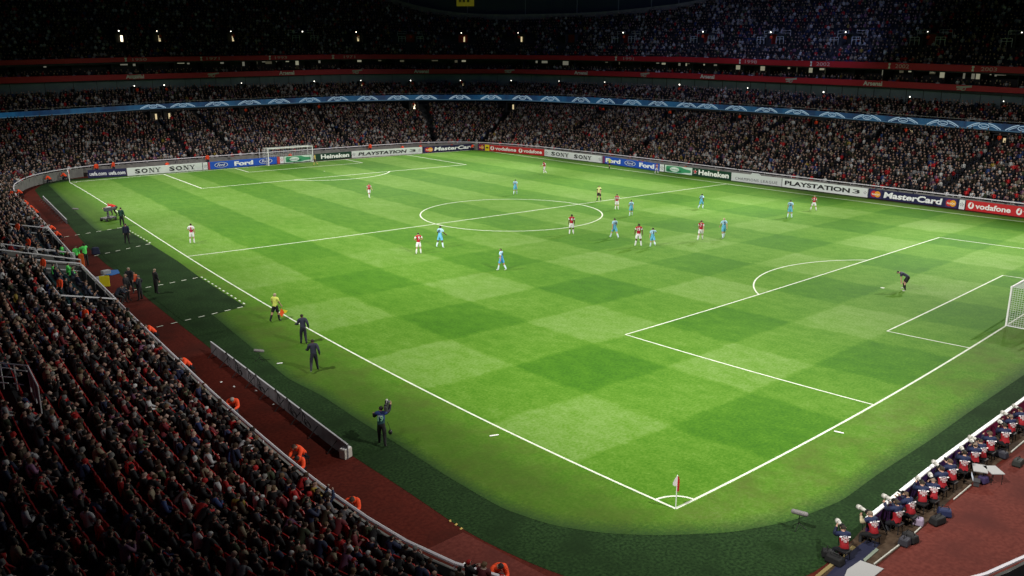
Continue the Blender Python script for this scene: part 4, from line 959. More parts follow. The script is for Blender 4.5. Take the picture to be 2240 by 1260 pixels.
b = Board(279, 455, FB, 'white board with dark serif electronics lettering twice, left on the far goal line', c255(222, 226, 228)); sony(b, 296, 352, .22, .8); sony(b, 371, 427, .22, .8); b.rect(443, 444.4, 0, 1, (60, 60, 70)); b.starball(445, 454, (90, 90, 100))
b = Board(456, 606, FB, 'blue car maker board with an oval badge either side, behind the far goal', c255(30, 85, 195)); b.rect(456, 460, 0, 1, (200, 60, 60)); ford_oval(b, 470, 499); b.text('Ford', 513, 554, .2, .82, (240, 243, 248), .05); ford_oval(b, 567, 596)
b = Board(607, 769, FB, 'green beer board with bottle picture and white lettering beside the far goal', c255(10, 55, 40)); b.rect(607, 613, 0, 1, (200, 70, 75)); b.starball(613, 621, (190, 60, 70)); bottle(b, 622, 682); b.text('Heineken', 701, 764, .2, .85, (240, 245, 240), .035); 
b = Board(770, 924, FB, 'white board with wide black game console lettering on the far goal line', c255(222, 228, 228)); b.starball(770, 779); b.text('PLAYSTATION', 784, 890, .26, .76, (25, 27, 32), .035, .15); b.text('3', 896, 910, .3, .72, (25, 27, 32), .02); b.starball(914, 922)
b = Board(925, 1042, FB, 'dark navy card company board with red and yellow discs, left of the far corner flag', c255(25, 25, 65)); mcircles(b, 930, 947); b.text('MasterCard', 950, 1038, .24, .84, (240, 242, 246), .035, .12)
SB = ([1046, 1080, 1187, 1317, 1442, 1512, 1597, 1708, 1898, 2110, 2240, 2330], [328.5, 330, 341, 357, 375, 384, 395, 408.5, 433, 459.5, 476, 488])
b = Board(1046, 1190, SB, 'red telephone company board repeated twice, right of the far corner flag', c255(190, 35, 42)); mcircles(b, 1048, 1062); b.rect(1065, 1077, .02, .98, (235, 215, 40)); b.rect(1067.5, 1074.5, .4, .65, (90, 80, 30)); quote_mark(b, 1080, 1088); b.text('vodafone', 1090, 1133, .25, .8, (245, 240, 240), .03); quote_mark(b, 1138, 1146); b.text('vodafone', 1148, 1186, .25, .8, (245, 240, 240), .03)
b = Board(1191, 1317, SB, 'white board with dark serif electronics lettering twice, along the far touchline', c255(222, 226, 228)); b.starball(1191, 1199, (120, 120, 128)); sony(b, 1206, 1244, .22, .8); sony(b, 1256, 1294, .22, .8); b.starball(1309, 1316)
b = Board(1318, 1442, SB, 'blue car maker board with one oval badge between two words, far touchline', c255(30, 85, 195)); b.rect(1318, 1323, 0, 1, (120, 50, 100)); b.text('Ford', 1325, 1357, .2, .82, (240, 243, 248), .05); ford_oval(b, 1366, 1390); b.text('Ford', 1398, 1431, .2, .82, (240, 243, 248), .05)
b = Board(1443, 1598, SB, 'dark green beer board with red star and bottle picture, far touchline', c255(12, 60, 42)); b.starball(1443, 1452, (90, 120, 110)); bottle(b, 1454, 1514); a0_ = (b.u(1515)+b.u(1526))/2; b.put(star(a0_, .53*b.h, .36*b.h), cm((235, 230, 230)), None, 'red_star'); b.put(star(a0_, .53*b.h, .28*b.h), cm((200, 35, 45)), None, 'red_star'); b.text('Heineken', 1528, 1594, .2, .88, (240, 245, 240), .035)
b = Board(1599, 1709, SB, 'pale grey board with thin dark spaced capitals under a small ball emblem', c255(205, 210, 212)); b.text('CHAMPIONS', 1608, 1659, .2, .52, (70, 72, 80), .0, 0, sp=1.2); b.text('LEAGUE', 1664, 1700, .2, .52, (70, 72, 80), .0, 0, sp=1.2)
m_ = [(b.u(1640), b.h), (b.u(1662), b.h), (b.u(1658), b.h*1.22), (b.u(1644), b.h*1.22)]; mb_ = MB(); vs_ = [(*(b.d*u-b.n*e), v+.03) for e in (-.0, .1) for u, v in m_]; mb_.add(vs_, [(0, 1, 2, 3), (7, 6, 5, 4), (1, 5, 6, 2), (0, 3, 7, 4), (3, 2, 6, 7)]); mb_.build('ball_crest', cm((200, 205, 208)), b.root)
b = Board(1710, 1897, SB, 'white board with wide black game console lettering, longest on the far touchline', c255(222, 228, 228)); b.text('PLAYSTATION', 1716, 1858, .26, .78, (25, 27, 32), .035); b.text('3', 1864, 1880, .3, .74, (25, 27, 32), .02); b.starball(1887, 1896)
b = Board(1898, 2110, SB, 'navy card company board with coloured discs at both ends, far touchline', c255(28, 28, 72)); mcircles(b, 1904, 1925); b.text('MasterCard', 1932, 2060, .2, .86, (242, 244, 248), .035, .1); mcircles(b, 2068, 2090); b.starball(2097, 2109)
b = Board(2111, 2330, SB, 'red telephone company board at the right edge of the photo', c255(195, 38, 45)); quote_mark(b, 2116, 2129); b.text('vodafone', 2132, 2210, .24, .8, (245, 240, 240), .03); quote_mark(b, 2222, 2235); b.text('vodafone', 2238, 2316, .24, .8, (245, 240, 240), .03)

# ------------------------------------------------------------------ goals, flags
def goal(y0, sg, label, sp_):
    pl = W(30.34, y0)[0]; pr = W(37.66, y0)[0]; a = math.atan2(*(pr-pl)[::-1]); Lg = np.hypot(*(pr-pl))
    rt = empty('goal', (*pl, 0), a); tag(rt, label, 'goal', 'goals'); H = 2.44; D = 2.0; s_ = -sg   # net behind the line
    for x in (0, Lg): m = MB(); m.tube([(x, 0, 0), (x, 0, H+.06)], .06, 10); m.build('post', M_white, rt)
    m = MB(); m.tube([(-.06, 0, H), (Lg+.06, 0, H)], .06, 10); m.build('crossbar', M_white, rt)
    for x in (-.35, Lg+.35): m = MB(); m.tube([(x, s_*(D+.35), 0), (x, s_*(D+.35), H)], .04, 6); m.build('stanchion', M_rail, rt)
    m = MB(); m.tube([(-.02, s_*.05, .03), (-.02, s_*D, .03), (Lg, s_*D, .03), (Lg, s_*.05, .03)], .035, 6); m.build('ground_frame', M_rail, rt)
    m = MB(); r = .009 if sg > 0 else .014
    def ln(a, b): m.tube([a, b], r, 3, cap=False)
    for x in (0, Lg):
        for y in np.arange(sp_, D+.01, sp_): ln((x, s_*y, 0), (x, s_*y, H))
        for z in np.arange(sp_, H, sp_): ln((x, 0, z), (x, s_*D, z))
    for x in np.arange(0, Lg+.01, sp_): ln((x, s_*D, 0), (x, s_*D, H)); ln((x, 0, H), (x, s_*D, H))
    for z in np.arange(sp_, H+.01, sp_): ln((0, s_*D, z), (Lg, s_*D, z))
    for y in np.arange(sp_, D, sp_): ln((0, s_*y, H), (Lg, s_*y, H))
    m.build('net', mat('net_cord', (.6, .62, .62), .8), rt)
goal(0, 1, 'white goal frame with net at the right edge, near goal line', .13)
goal(105, -1, 'small distant white goal standing before the far end boards', .3)
def flag(x, y, px, lab, h=1.5, cloth=True, thick=.02):
    p = W(x, y)[0]; rt = empty('corner_flag', (*p, 0)); tag(rt, lab, 'corner flag', 'corner flags')
    m = MB(); m.tube([(0, 0, 0), (0, 0, h)], thick, 8); m.build('pole', M_white, rt)
    if cloth:
        rx = CR[0]; d2 = np.array([rx[0], rx[1]]); d2 /= np.hypot(*d2)
        for nm, col, seq, z0 in (('flag_cloth', (.45, .02, .02), [(0, h-.02, h-.62), (.05, h-.05, h-.64), (.09, h-.2, h-.6)], 0), ('flag_fold', (.7, .68, .7), [(-.01, h-.03, h-.4), (-.08, h-.12, h-.42), (-.15, h-.3, h-.38)], 0)):
            m = MB(); vs = []
            for e in (-.012, .012):
                for i, (u, za, zb) in enumerate(seq): off = np.array([-d2[1], d2[0]])*(e-.03*(i == 1)); vs += [(*(d2*u+off), za), (*(d2*u+off), zb)]
            m.add(vs, [(0, 1, 3, 2), (2, 3, 5, 4), (6, 8, 9, 7), (8, 10, 11, 9), (0, 2, 8, 6), (2, 4, 10, 8), (1, 7, 9, 3), (3, 9, 11, 5), (4, 5, 11, 10)]); m.build(nm, mat(nm, col, .8), rt)
flag(0, 0, 0, 'corner flag pole with drooping red and white flag at the nearest corner', 1.34)
flag(0, 105, 0, 'bare white corner pole at the far left corner of the pitch', 1.75, True, .035)
flag(68, 105, 0, 'white corner pole where the two far rows of boards meet', 1.6, False, .05)

# ------------------------------------------------------------------ people on and around the pitch
def rel_heading(P, rel):
    d = P[:2]-CP[:2]; a = math.atan2(-d[0], d[1]); return a-math.radians(rel)
def figure(px, py, ph, rel, pose, outfit, cols, label, cat='person', group=None, scale=None, z=0.0, lvl=1, **kw):
    P = at(px, py, z); 
    if scale is None:
        a, b = proj([P]), proj([P+[0, 0, 1.8]]); scale = float(np.clip(ph/abs(a[0, 1]-b[0, 1]), .84, 1.22))
    return person(pose, outfit, cols, (P[0], P[1], z+.004), rel_heading(P, rel), scale, label, cat, group, lvl=lvl, **kw)
STD = dict(armr=5, arml=8, elr=12, ell=14, spl=5, spr=5)
WALK = dict(armr=-18, arml=20, elr=15, ell=25, legl=-14, legr=20, knl=8, knr=10, spl=3, spr=3, lean=3)
WALK2 = dict(armr=18, arml=-16, elr=25, ell=15, legl=20, legr=-18, knl=12, knr=14, spl=3, spr=3, lean=4)
RUN = dict(armr=-35, arml=15, abl=16, abr=16, elr=50, ell=62, legl=-10, legr=35, knl=45, knr=50, spl=3, spr=3, lean=10)
RUN2 = dict(armr=38, arml=-30, elr=80, ell=65, legl=38, legr=-12, knl=40, knr=60, lean=12)
WIDE = dict(armr=20, arml=20, elr=35, ell=30, abl=18, abr=16, spl=14, spr=13, knl=8, knr=8, lean=6)
HIP = dict(armr=-8, arml=-8, abl=38, abr=38, ell=60, elr=60, inl=75, inr=75, spl=8, spr=6)
CLAP = dict(armr=45, arml=45, elr=80, ell=80, inl=30, inr=30, spl=4, spr=4)
POINT = dict(armr=60, abr=30, elr=10, arml=5, legl=10, legr=-25, knr=45, spl=4)
BEND = dict(lean=42, curl=28, head=5, armr=-2, arml=-6, elr=-4, ell=-4, legl=20, legr=34, knl=30, knr=42, spl=9, spr=10, abl=6, abr=6)
RED, WHT, SKY, NAVY, BLK = (.33, .008, .02), (.62, .62, .64), (.10, .36, .55), (.012, .018, .05), (.01, .01, .011)
HOME = {'top': RED, 'low': RED, 'sleeve': WHT, 'bottom': WHT, 'sock': WHT, 'shoe': (.5, .5, .5)}
AWAY = {'top': (.32, .52, .66), 'low': SKY, 'sleeve': (.3, .5, .62), 'bottom': SKY, 'sock': (.5, .62, .7), 'shoe': (.4, .4, .4)}
DK = {'skin': (.09, .045, .028)}
G1 = 'players of the home team in red and white'; G2 = 'players of the visiting team in sky blue'
def player(px, py, ph, rel, pose, cols, num, label, grp, numcol=(.7, .7, .7), **kw):
    o = figure(px, py, ph, rel, pose, 'kit', cols, label, 'footballer', grp, **kw)
    if num and abs(rel) < 95: back_text(o, pose, 'kit', num, numcol, .26, .2 if len(num) > 1 else .13)
    return o
player(421, 533, 45, 10, dict(STD, abl=25, ell=70, inl=60), {**HOME, 'top': (.6, .58, .6), 'low': (.33, .02, .05)}, '8', 'home player nearest the left touchline, standing in white shorts with back to camera', G1, (.4, .02, .04))
player(808, 433, 33, 150, WALK, {**HOME, 'top': (.5, .1, .12)}, '', 'home player walking alone between the far penalty area and centre circle', G1)
player(1191, 380, 29, -60, RUN, {**HOME}, '5', 'home player jogging on the far side, left of the distant blue board', G1)
player(1436, 380, 22, 40, WALK, {**HOME}, '3', 'home player at the far touchline before the blue car maker board', G1)
player(1349, 459, 35, 0, STD, {**HOME}, '11', 'home player just right of the referee on the halfway line', G1)
player(1250, 513, 45, 0, STD, {**HOME, **DK}, '4', 'home player standing on the right rim of the centre circle', G1)
player(1396, 539, 51, 0, dict(STD, spl=9, spr=9, abl=14, abr=14), {**HOME, **DK}, '19', 'home player standing square between two sky blue opponents, wide shorts', G1)
player(1532, 526, 45, 8, dict(WALK, spl=6), {**HOME, 'hair': (.05, .03, .02)}, '7', 'home player just left of a bald sky blue opponent', G1)
player(1779, 461, 34, 0, dict(WIDE, spl=16, spr=16), {**HOME, 'hair': (.25, .18, .1)}, '2', 'home player standing legs apart near the far right touchline', G1)
player(916, 556, 48, -20, HIP, {**HOME, 'shoe': (.03, .03, .03)}, '9', 'home player with hands on hips left of the centre circle', G1)
player(1127, 426, 34, 10, WALK, {**AWAY}, '6', 'sky blue player behind the centre circle, walking towards the far goal', G2, NAVY)
player(963, 542, 49, 30, WIDE, {**AWAY, **DK}, '10', 'sky blue player just outside the left rim of the centre circle', G2, NAVY)
player(1097, 592, 50, -60, WALK2, {**AWAY, 'low': (.05, .25, .55), 'bottom': (.05, .28, .6)}, '8', 'sky blue player nearest the camera, striding right of the circle', G2, NAVY)
player(1344, 521, 46, -30, dict(WALK2, legl=26, legr=-24, spl=8), {**AWAY}, '14', 'sky blue player mid-stride in front of the right rim of the circle', G2, NAVY)
player(1380, 473, 36, 0, WALK, {**AWAY}, '11', 'sky blue player behind the wide-standing home player', G2, NAVY)
player(1427, 541, 44, -10, POINT, {**AWAY}, '3', 'sky blue player jogging with right arm stretched out', G2, NAVY)
player(1533, 457, 35, 25, RUN, {**AWAY, **DK}, '17', 'sky blue player jogging alone below the beer board', G2, NAVY)
player(1582, 522, 46, -20, WALK, {**AWAY, 'hair': (.42, .28, .2)}, '5', 'bald sky blue player walking right of the white-sleeved home player', G2, NAVY)
player(1727, 477, 40, 0, dict(STD, spl=7, spr=7), {**AWAY, 'shoe': (.02, .02, .02)}, '21', 'sky blue player farthest right, marking the home player with legs apart', G2, NAVY)
o = figure(1983, 637, 0, -88, BEND, 'kit', {'top': (.025, .028, .05), 'sleeve': (.025, .028, .05), 'bottom': BLK, 'sock': BLK, 'hair': (.02, .02, .02), 'shoe': (.4, .38, .38)}, 'goalkeeper in dark kit bent over with hands on knees in the near box', 'goalkeeper', scale=1.06)
figure(690, 362, 26, -80, WALK2, 'kit', {'top': (.5, .42, .08), 'sleeve': (.5, .42, .08), 'bottom': BLK, 'sock': (.5, .42, .1)}, 'goalkeeper in yellow walking beside the far goalpost', 'goalkeeper')
YL = (.55, .62, .12)
figure(1310, 441, 36, -160, WALK, 'kit', {'top': (.6, .62, .25), 'sleeve': BLK, 'bottom': BLK, 'sock': BLK, 'hair': (.04, .03, .02)}, 'referee in pale yellow shirt and black shorts on the halfway line', 'referee')
figure(1333, 370, 25, 150, WALK, 'kit', {'top': YL, 'sleeve': YL, 'bottom': BLK, 'sock': BLK}, 'assistant referee in yellow on the far touchline by the blue board', 'linesman')
o = figure(604, 704, 64, 35, dict(WALK, legl=-16, legr=14, spl=8, arml=10, armr=18, elr=18), 'kit', {'top': YL, 'sleeve': YL, 'bottom': BLK, 'sock': BLK, 'hair': (.35, .28, .2)}, 'assistant referee in luminous yellow shirt walking along the near touchline', 'linesman')
# his flag
lp = at(604, 704); rt = empty('flag', (*at(618, 700)[:2], 0)); tag(rt, 'orange and yellow flag held low by the near assistant referee', 'linesman flag')
m = MB(); m.tube([(-.28, .0, 1.05), (.18, .06, .45)], .012, 6); m.build('stick', M_black, rt)
m = MB(); m.add([(-.04, 0, .78), (.18, .06, .45), (-.02, .0, .18), (-.18, -.05, .42), (-.04, .02, .78), (.18, .08, .45), (-.02, .02, .18), (-.18, -.03, .42)], [(0, 1, 2, 3), (7, 6, 5, 4), (0, 4, 5, 1), (1, 5, 6, 2), (2, 6, 7, 3)]); m.build('flag_cloth', mat('orange_cloth', (.7, .08, .01), .8), rt)
m = MB(); m.add([(.1, .045, .66), (.42, .1, .5), (.3, .1, .38), (.13, .05, .42), (.1, .06, .66), (.42, .115, .5), (.3, .115, .38), (.13, .065, .42)], [(0, 1, 2, 3), (7, 6, 5, 4), (0, 4, 5, 1), (1, 5, 6, 2)]); m.build('flag_check', mat('yellow_cloth', (.75, .6, .03), .8), rt)
TR = {'top': (.02, .022, .042), 'bottom': (.014, .015, .025), 'shoe': (.02, .02, .02)}
figure(665, 753, 66, -12, dict(RUN, legl=8, legr=-6, knl=8, knr=18, spr=1), 'coat', {**TR, **DK}, 'substitute in dark tracksuit jogging along the touchline, the farther of two', 'footballer', 'substitutes warming up beside the touchline')
figure(688, 813, 72, -5, dict(RUN, legl=-12, legr=12, knl=35, knr=6, spl=7, spr=7), 'coat', {**TR, **DK, 'shoe': (.5, .5, .5)}, 'substitute in dark tracksuit with white boots, the nearer of two joggers', 'footballer', 'substitutes warming up beside the touchline')
figure(268, 495, 42, 30, STD, 'coat', {'top': (.012, .045, .035), 'bottom': BLK}, 'man in dark green jacket standing on the touchline by the far technical area', 'official')
figure(279, 534, 46, 20, dict(STD, armr=-5, arml=-5), 'coat', {'top': (.012, .015, .04), 'bottom': BLK, 'hair': (.05, .04, .04)}, 'coach in long navy coat standing in the far technical area', 'coach')
figure(343, 643, 56, 60, dict(STD, spl=1, spr=1), 'coat', {'top': (.01, .01, .012), 'bottom': BLK, 'hair': (.25, .2, .15)}, 'coach in long black coat standing alone by the near technical area', 'coach')
figure(280, 660, 62, 120, STD, 'coat', {'top': (.012, .012, .016), 'bottom': BLK, 'hair': (.2, .17, .14)}, 'man in black suit, left of three talking on the track', 'official', 'men in dark suits on the red track')
figure(287, 642, 58, -160, STD, 'coat', {'top': (.012, .012, .016), 'bottom': BLK, 'hair': (.3, .27, .22)}, 'fair-haired man in black suit, rear of three talking on the track', 'official', 'men in dark suits on the red track')
figure(308, 657, 56, -60, HIP, 'coat', {'top': (.012, .013, .02), 'bottom': BLK, 'hair': (.1, .09, .09)}, 'man in black suit with bent arms, right of three on the track', 'official', 'men in dark suits on the red track')
ORG = {'top': (.85, .075, .018), 'sleeve': (.85, .075, .018), 'low': (.85, .075, .018), 'bottom': (.015, .018, .03)}
figure(297, 640, 40, 180, dict(STD), 'coat', {**ORG, 'top': (.75, .16, .07)}, 'steward in orange vest half hidden between men in black suits', 'steward')
# green paramedics
GR = {'top': (.12, .8, .15), 'sleeve': (.12, .8, .15), 'low': (.12, .8, .15), 'bottom': (.015, .02, .02)}
GG = 'paramedics in green jackets by the dugout'
figure(137, 583, 50, 100, dict(STD, lean=12), 'coat', GR, 'paramedic in green jacket leaning at the tunnel mouth, leftmost standing', 'paramedic', GG)
figure(170, 583, 46, 150, dict(STD), 'coat', GR, 'paramedic in green jacket left of the orange stretcher bag', 'paramedic', GG)
figure(189, 583, 52, -30, CLAP, 'coat', {**GR, **DK}, 'paramedic in green jacket right of the orange stretcher bag, dark hair', 'paramedic', GG)
def small(name, label, cat, px, py, build, rz=0, z=0.0, group=None):
    P = at(px, py, z); rt = empty(name, (P[0], P[1], z), rz); tag(rt, label, cat, group); build(rt); return rt
def b_bag(col, sx=.5, sy=.35, sz=.3):
    def f(rt):
        m = MB(); m.box((0, 0, sz/2+.02), (sx, sy, sz), taper=.82); m.build('bag_body', mat('bag_%d_%d' % (int(col[0]*1000), int(col[2]*1000)), col, .7), rt, bevel=.05)
        m = MB(); m.tube([(-sx*.3, 0, sz), (-sx*.2, 0, sz+.12), (sx*.2, 0, sz+.12), (sx*.3, 0, sz)], .015, 5); m.build('handle', M_black, rt)
    return f
small('stretcher_bag', 'upright orange stretcher bag between two green paramedics', 'stretcher bag', 180, 585, lambda rt: (MB().box((0, 0, .55), (.4, .3, 1.05), taper=.9).build('bag_body', mat('orange_bag', (.5, .09, .01), .7), rt, bevel=.06), MB().tube([(-.2, .16, .2), (-.2, .16, .9)], .02, 5).build('strap', M_black, rt)))
# technical seats enclosures -------------------------------------------------
def enclosure(y0, y1, label):
    rt = empty('dugout', (0, 0, 0)); tag(rt, label, 'dugout', 'sunken team benches in the near touchline stand')
    s0_, s1_ = s_at_y(y0), s_at_y(y1); ss = np.linspace(s0_, s1_, 12)
    m = MB(); strip(m, ss, .22, .25, 3.1, .25); strip(m, ss, 3.1, .25, 3.1, 1.6); m.build('bench_floor', M_dark, rt)
    for o_, zz in ((1.1, .3), (2.1, .55)):
        m = MB()
        for s in np.linspace(s0_+.5, s1_-.5, int((s1_-s0_)/.6)):
            p = ring(s, o_+.3)[0]; a = math.atan2(*rnormal(s)[::-1]); m.box((*p, zz+.42), (.45, .46, .1), a); q = ring(s, o_+.55)[0]; m.box((*q, zz+.78), (.1, .46, .75), a)
        m.build('padded_seats', mat('teal_seat', (.012, .05, .06), .5), rt)
    for o_, z_ in ((.15, 1.45), (3.15, 2.15)):
        m = MB(); m.tube([(*p, z_) for p in ring(ss, o_)], .05, 6)
        for p in ring(ss[::3], o_): m.tube([(*p, .3), (*p, z_)], .03, 4)
        m.build('white_rail', M_rail, rt)
    for s in (s0_, s1_):
        m = MB(); a, b_ = ring(s, .15)[0], ring(s, 3.15)[0]; m.tube([(*a, 1.45), (*b_, 2.15)], .05, 6); m.tube([(*a, .9), (*b_, 1.6)], .035, 5); mid = (a+b_)/2; m.tube([(*mid, .3), (*mid, 1.8)], .03, 4); m.build('end_rail', M_rail, rt)
    m = MB(); q = ring(ss, 3.15); vs = [(*p, 1.55) for p in q]+[(*p, 2.1) for p in q]; n = len(q); m.add(vs, [(i, i+1, i+1+n, i+n) for i in range(n-1)]); m.build('screen', mat('teal_glass', (.03, .1, .11), .2), rt)
enclosure(36.8, 48.2, 'nearer sunken dugout with white rails and teal screens, filled with substitutes')
enclosure(52.5, 64.2, 'farther sunken dugout with white rails, beyond the players tunnel')
tn = empty('players_tunnel', (0, 0, 0)); tag(tn, 'grey concrete players tunnel cutting through the near touchline stand with white rails', 'tunnel')
for nm, s in (('near', TS0), ('far', TS1)):
    sg = -1 if nm == 'near' else 1; oo = np.linspace(0, 13, 14); P = [ring(s, o)[0] for o in oo]; t2 = [ring(s+sg*.35, o)[0] for o in oo]
    m = MB(); vs = [(*p, -.02) for p in P]+[(*p, floor_z(o)+.75) for p, o in zip(P, oo)]+[(*p, floor_z(o)+.75) for p, o in zip(t2, oo)]+[(*p, floor_z(o)-.3) for p, o in zip(t2, oo)]; n = 14
    m.add(vs, [(i+k*n, i+1+k*n, i+1+(k+1)*n, i+(k+1)*n) for k in range(3) for i in range(n-1)]+[(0, n, 2*n, 3*n)]); m.build('side_wall', M_conc, tn)
    m = MB(); m.tube([(*p, floor_z(o)+1.15) for p, o in zip(P, oo)], .045, 6)
    for i in range(0, 14, 3): m.tube([(*P[i], floor_z(oo[i])+.7), (*P[i], floor_z(oo[i])+1.15)], .03, 4)
    m.build('white_rail', M_rail, tn)
m = MB(); a_, b_ = ring(TS0, 3)[0], ring(TS1, 3)[0]; c_, d_ = ring(TS1, 13)[0], ring(TS0, 13)[0]
m.add([(*a_, floor_z(3)+.35), (*b_, floor_z(3)+.35), (*c_, floor_z(13)+.35), (*d_, floor_z(13)+.35)], [(0, 1, 2, 3)]); m.build('roof_slab', noisy('tunnel_slab', (.05, .05, .047), (.07, .07, .065), 1), tn)
# people on the benches
bi = 0
for y0, y1, nm in ((37.4, 47.8, 'nearer'), (53.0, 63.8, 'farther')):
    for o_, zz in ((1.2, .3), (2.2, .55)):
        k = 0
        for y in np.arange(y0, y1, .95):
            if rng.rand() < .25: continue
            s = s_at_y(y); p = ring(s, o_)[0]; n_ = rnormal(s); gr = (nm == 'nearer' and y > 45.5)
            cols = dict(GR) if gr else {'top': [(.012, .015, .04), (.02, .02, .022), (.05, .06, .09)][rng.randint(3)], 'bottom': (.012, .014, .02), 'hair': HAIRS[rng.choice(5)][0]}
            person(POSES_SIT[rng.randint(8)], 'coat', cols, (*p, zz-.02), math.atan2(n_[0], -n_[1])+rng.normal(0, .2), .93, '%s in %s jacket, %s row of the %s dugout, %s from its near end' % ('medic' if gr else 'squad member', 'green' if gr else ('navy', 'black', 'slate')[0 if cols['top'] == (.012, .015, .04) else (1 if cols['top'] == (.02, .02, .022) else 2)], 'front' if o_ < 2 else 'rear', nm, ordn(k)), 'bench member', 'people seated in the dugouts', shell_key='seat'); k += 1
# stewards on low stools along the walls --------------------------------------
SITS = dict(SIT, lean=24, curl=22, head=8, arml=30, armr=34)
def seated_steward(P, heading, label, group, scale=1.0, stand_=False, zb=0.0):
    ps = STD if stand_ else SITS
    o = person(ps, 'coat', {**ORG, 'hair': [(.015, .01, .01), (.05, .03, .02), (.3, .28, .26)][rng.randint(3)], **(DK if rng.rand() < .3 else {})}, (P[0], P[1], zb+(0 if stand_ else -.94*scale+.42)), heading, scale, label, 'steward', group, shell_key=None, lvl=1)
    if not stand_:
        st = MB(); st.box((0, 0, .29), (.36, .36, .05)); 
        for sx in (-.15, .15):
            for sy in (-.15, .15): st.tube([(sx, sy, 0), (sx*.8, sy*.8, .27)], .018, 5)
        so = st.build('stool', M_black, None, loc=(P[0], P[1], zb)); tag(so, 'low stool under the '+label.replace('steward in orange jacket ', 'steward ').rstrip(','), 'stool', 'stools of the stewards')
        w_ = so['label'].split(' '); so['label'] = ' '.join(w_[:16])
far = [(31, 412), (63, 396), (110, 391), (144, 384), (210, 376), (250, 372), (367, 360), (455, 353), (639, 338), (809, 327), (881, 325), (919, 322), (988, 319), (1031, 318), (1166, 326), (1244, 335), (1272, 339), (1367, 351), (1391, 354), (1404, 356), (1496, 366), (1566, 376), (1686, 391), (1765, 400), (1900, 417), (1993, 428), (2046, 434)]
for i, (px, py) in enumerate(far):
    z = 1.0; P = at(px, py+4, z)
    ss = np.arange(70, S[-1], .25); q = ring(ss, -.7); pr = proj(np.c_[q, np.full(len(q), .8)]); s = ss[np.argmin(np.abs(pr[:, 0]-px)+1e4*(pr[:, 2] < 20)+(2e3*(np.abs(pr[:, 1]-py) > 60)))]
    p = ring(s, -.7)[0]; n_ = rnormal(s)
    seated_steward((*p, 0), math.atan2(-n_[0], n_[1])+rng.normal(0, .25), 'steward in orange jacket seated by the far concrete wall, %s from the left' % ordn(i), 'stewards along the far wall', 1.02, stand_=(i in (4, 5, 7, 9)))
near = [(47, 436), (57, 448), (63, 456), (103, 492), (110, 505), (385, 780), (490, 868), (637, 995), (748, 1085), (1060, 1240), (312, 708), (635, 975)]
for i, (px, py) in enumerate(near):
    P = at(px, py+(14 if py > 700 else 4), .7 if py > 700 else .8); 
    ss = np.arange(5, 140, .2); q = ring(ss, 0); s = ss[np.argmin(np.hypot(*(q-P[:2]).T))]; p = ring(s, -.85-(.5 if i == 11 else (.45 if i == 9 else 0)))[0]; n_ = rnormal(s)
    seated_steward((*p, 0), math.atan2(-n_[0], n_[1])+[.3, -.3, .5, 0, .2, .2, 1.2, .9, 1.0, .9, .1, .4][i], 'steward in orange jacket seated at the near rail, %s from the far end' % ordn([0, 1, 2, 3, 4, 6, 7, 9, 10, 11, 5, 8][i]), 'stewards along the near rail', 1.06 if py > 700 else .95)
# stewards among the spectators and at the portals
for i, (px, py) in enumerate([(30, 414), (44, 500), (67, 534), (100, 577), (137, 622), (200, 690)]):
    P = at(px, py, 2.0); 
    ss = np.arange(15, 130, .2); q = ring(ss, 0); s = ss[np.argmin(np.hypot(*(q-P[:2]).T))]; off = max(.5, float((P[:2]-ring(s, 0)[0])@rnormal(s))); k = round((off-.35)/PITCHR); off = .35+k*PITCHR+.1; p = ring(s, off)[0]
    n_ = rnormal(s); person(STD, 'coat', ORG, (*p, float(floor_z(off-.1, s))), math.atan2(-n_[0], n_[1])+.6, .8, 'steward in orange jacket among the left stand spectators, %s from the top' % ordn(i), 'steward', 'stewards on the stairways of the left stand')

# floodlights hanging in front of the upper tier ------------------------------
for i, (px_, py_, (ax, ay)) in enumerate(FLOODS):
    so = s_of(px_, 18, 26); q = ring(so, 18)[0]; P = proj([[*q, 26.]])[0]; z = 26+(P[1]-py_)/CF*P[2]
    n_ = rnormal(so); rt = empty('floodlight', (*q, z), math.atan2(n_[0], -n_[1])+math.pi); tag(rt, 'hanging floodlight glimpsed at the top edge of the photo, %s from the left' % ordn((3, 1, 2, 0)[i] if False else sorted(f[0] for f in FLOODS).index(px_)), 'floodlight', 'floodlights under the roof')
    m = MB(); m.box((0, 0, .45), (1.5, .8, .5), taper=.7); m.build('housing', mat('grey_metal', (.16, .17, .18)), rt)
    m = MB(); m.box((0, 0, .12), (1.25, .7, .16), taper=1.1); m.build('lens', mat('flood_lens', (.6, .6, .5), .4, (.85, .85, .65), .55), rt)
    m = MB(); m.tube([(0, 0, .7), (0, 0, 5)], .05, 5); m.build('hanger', M_black, rt)
    oo = O_B1+8; sa = s_of(ax, oo, 22); tg = ring(sa, oo)[0]
    if px_ > 1000: spot((q[0], q[1], z-.15), (tg[0], tg[1], 19), (900, 1900, 3600, 500)[i], 150, 1.0, (.42, .5, 1.0), .3)

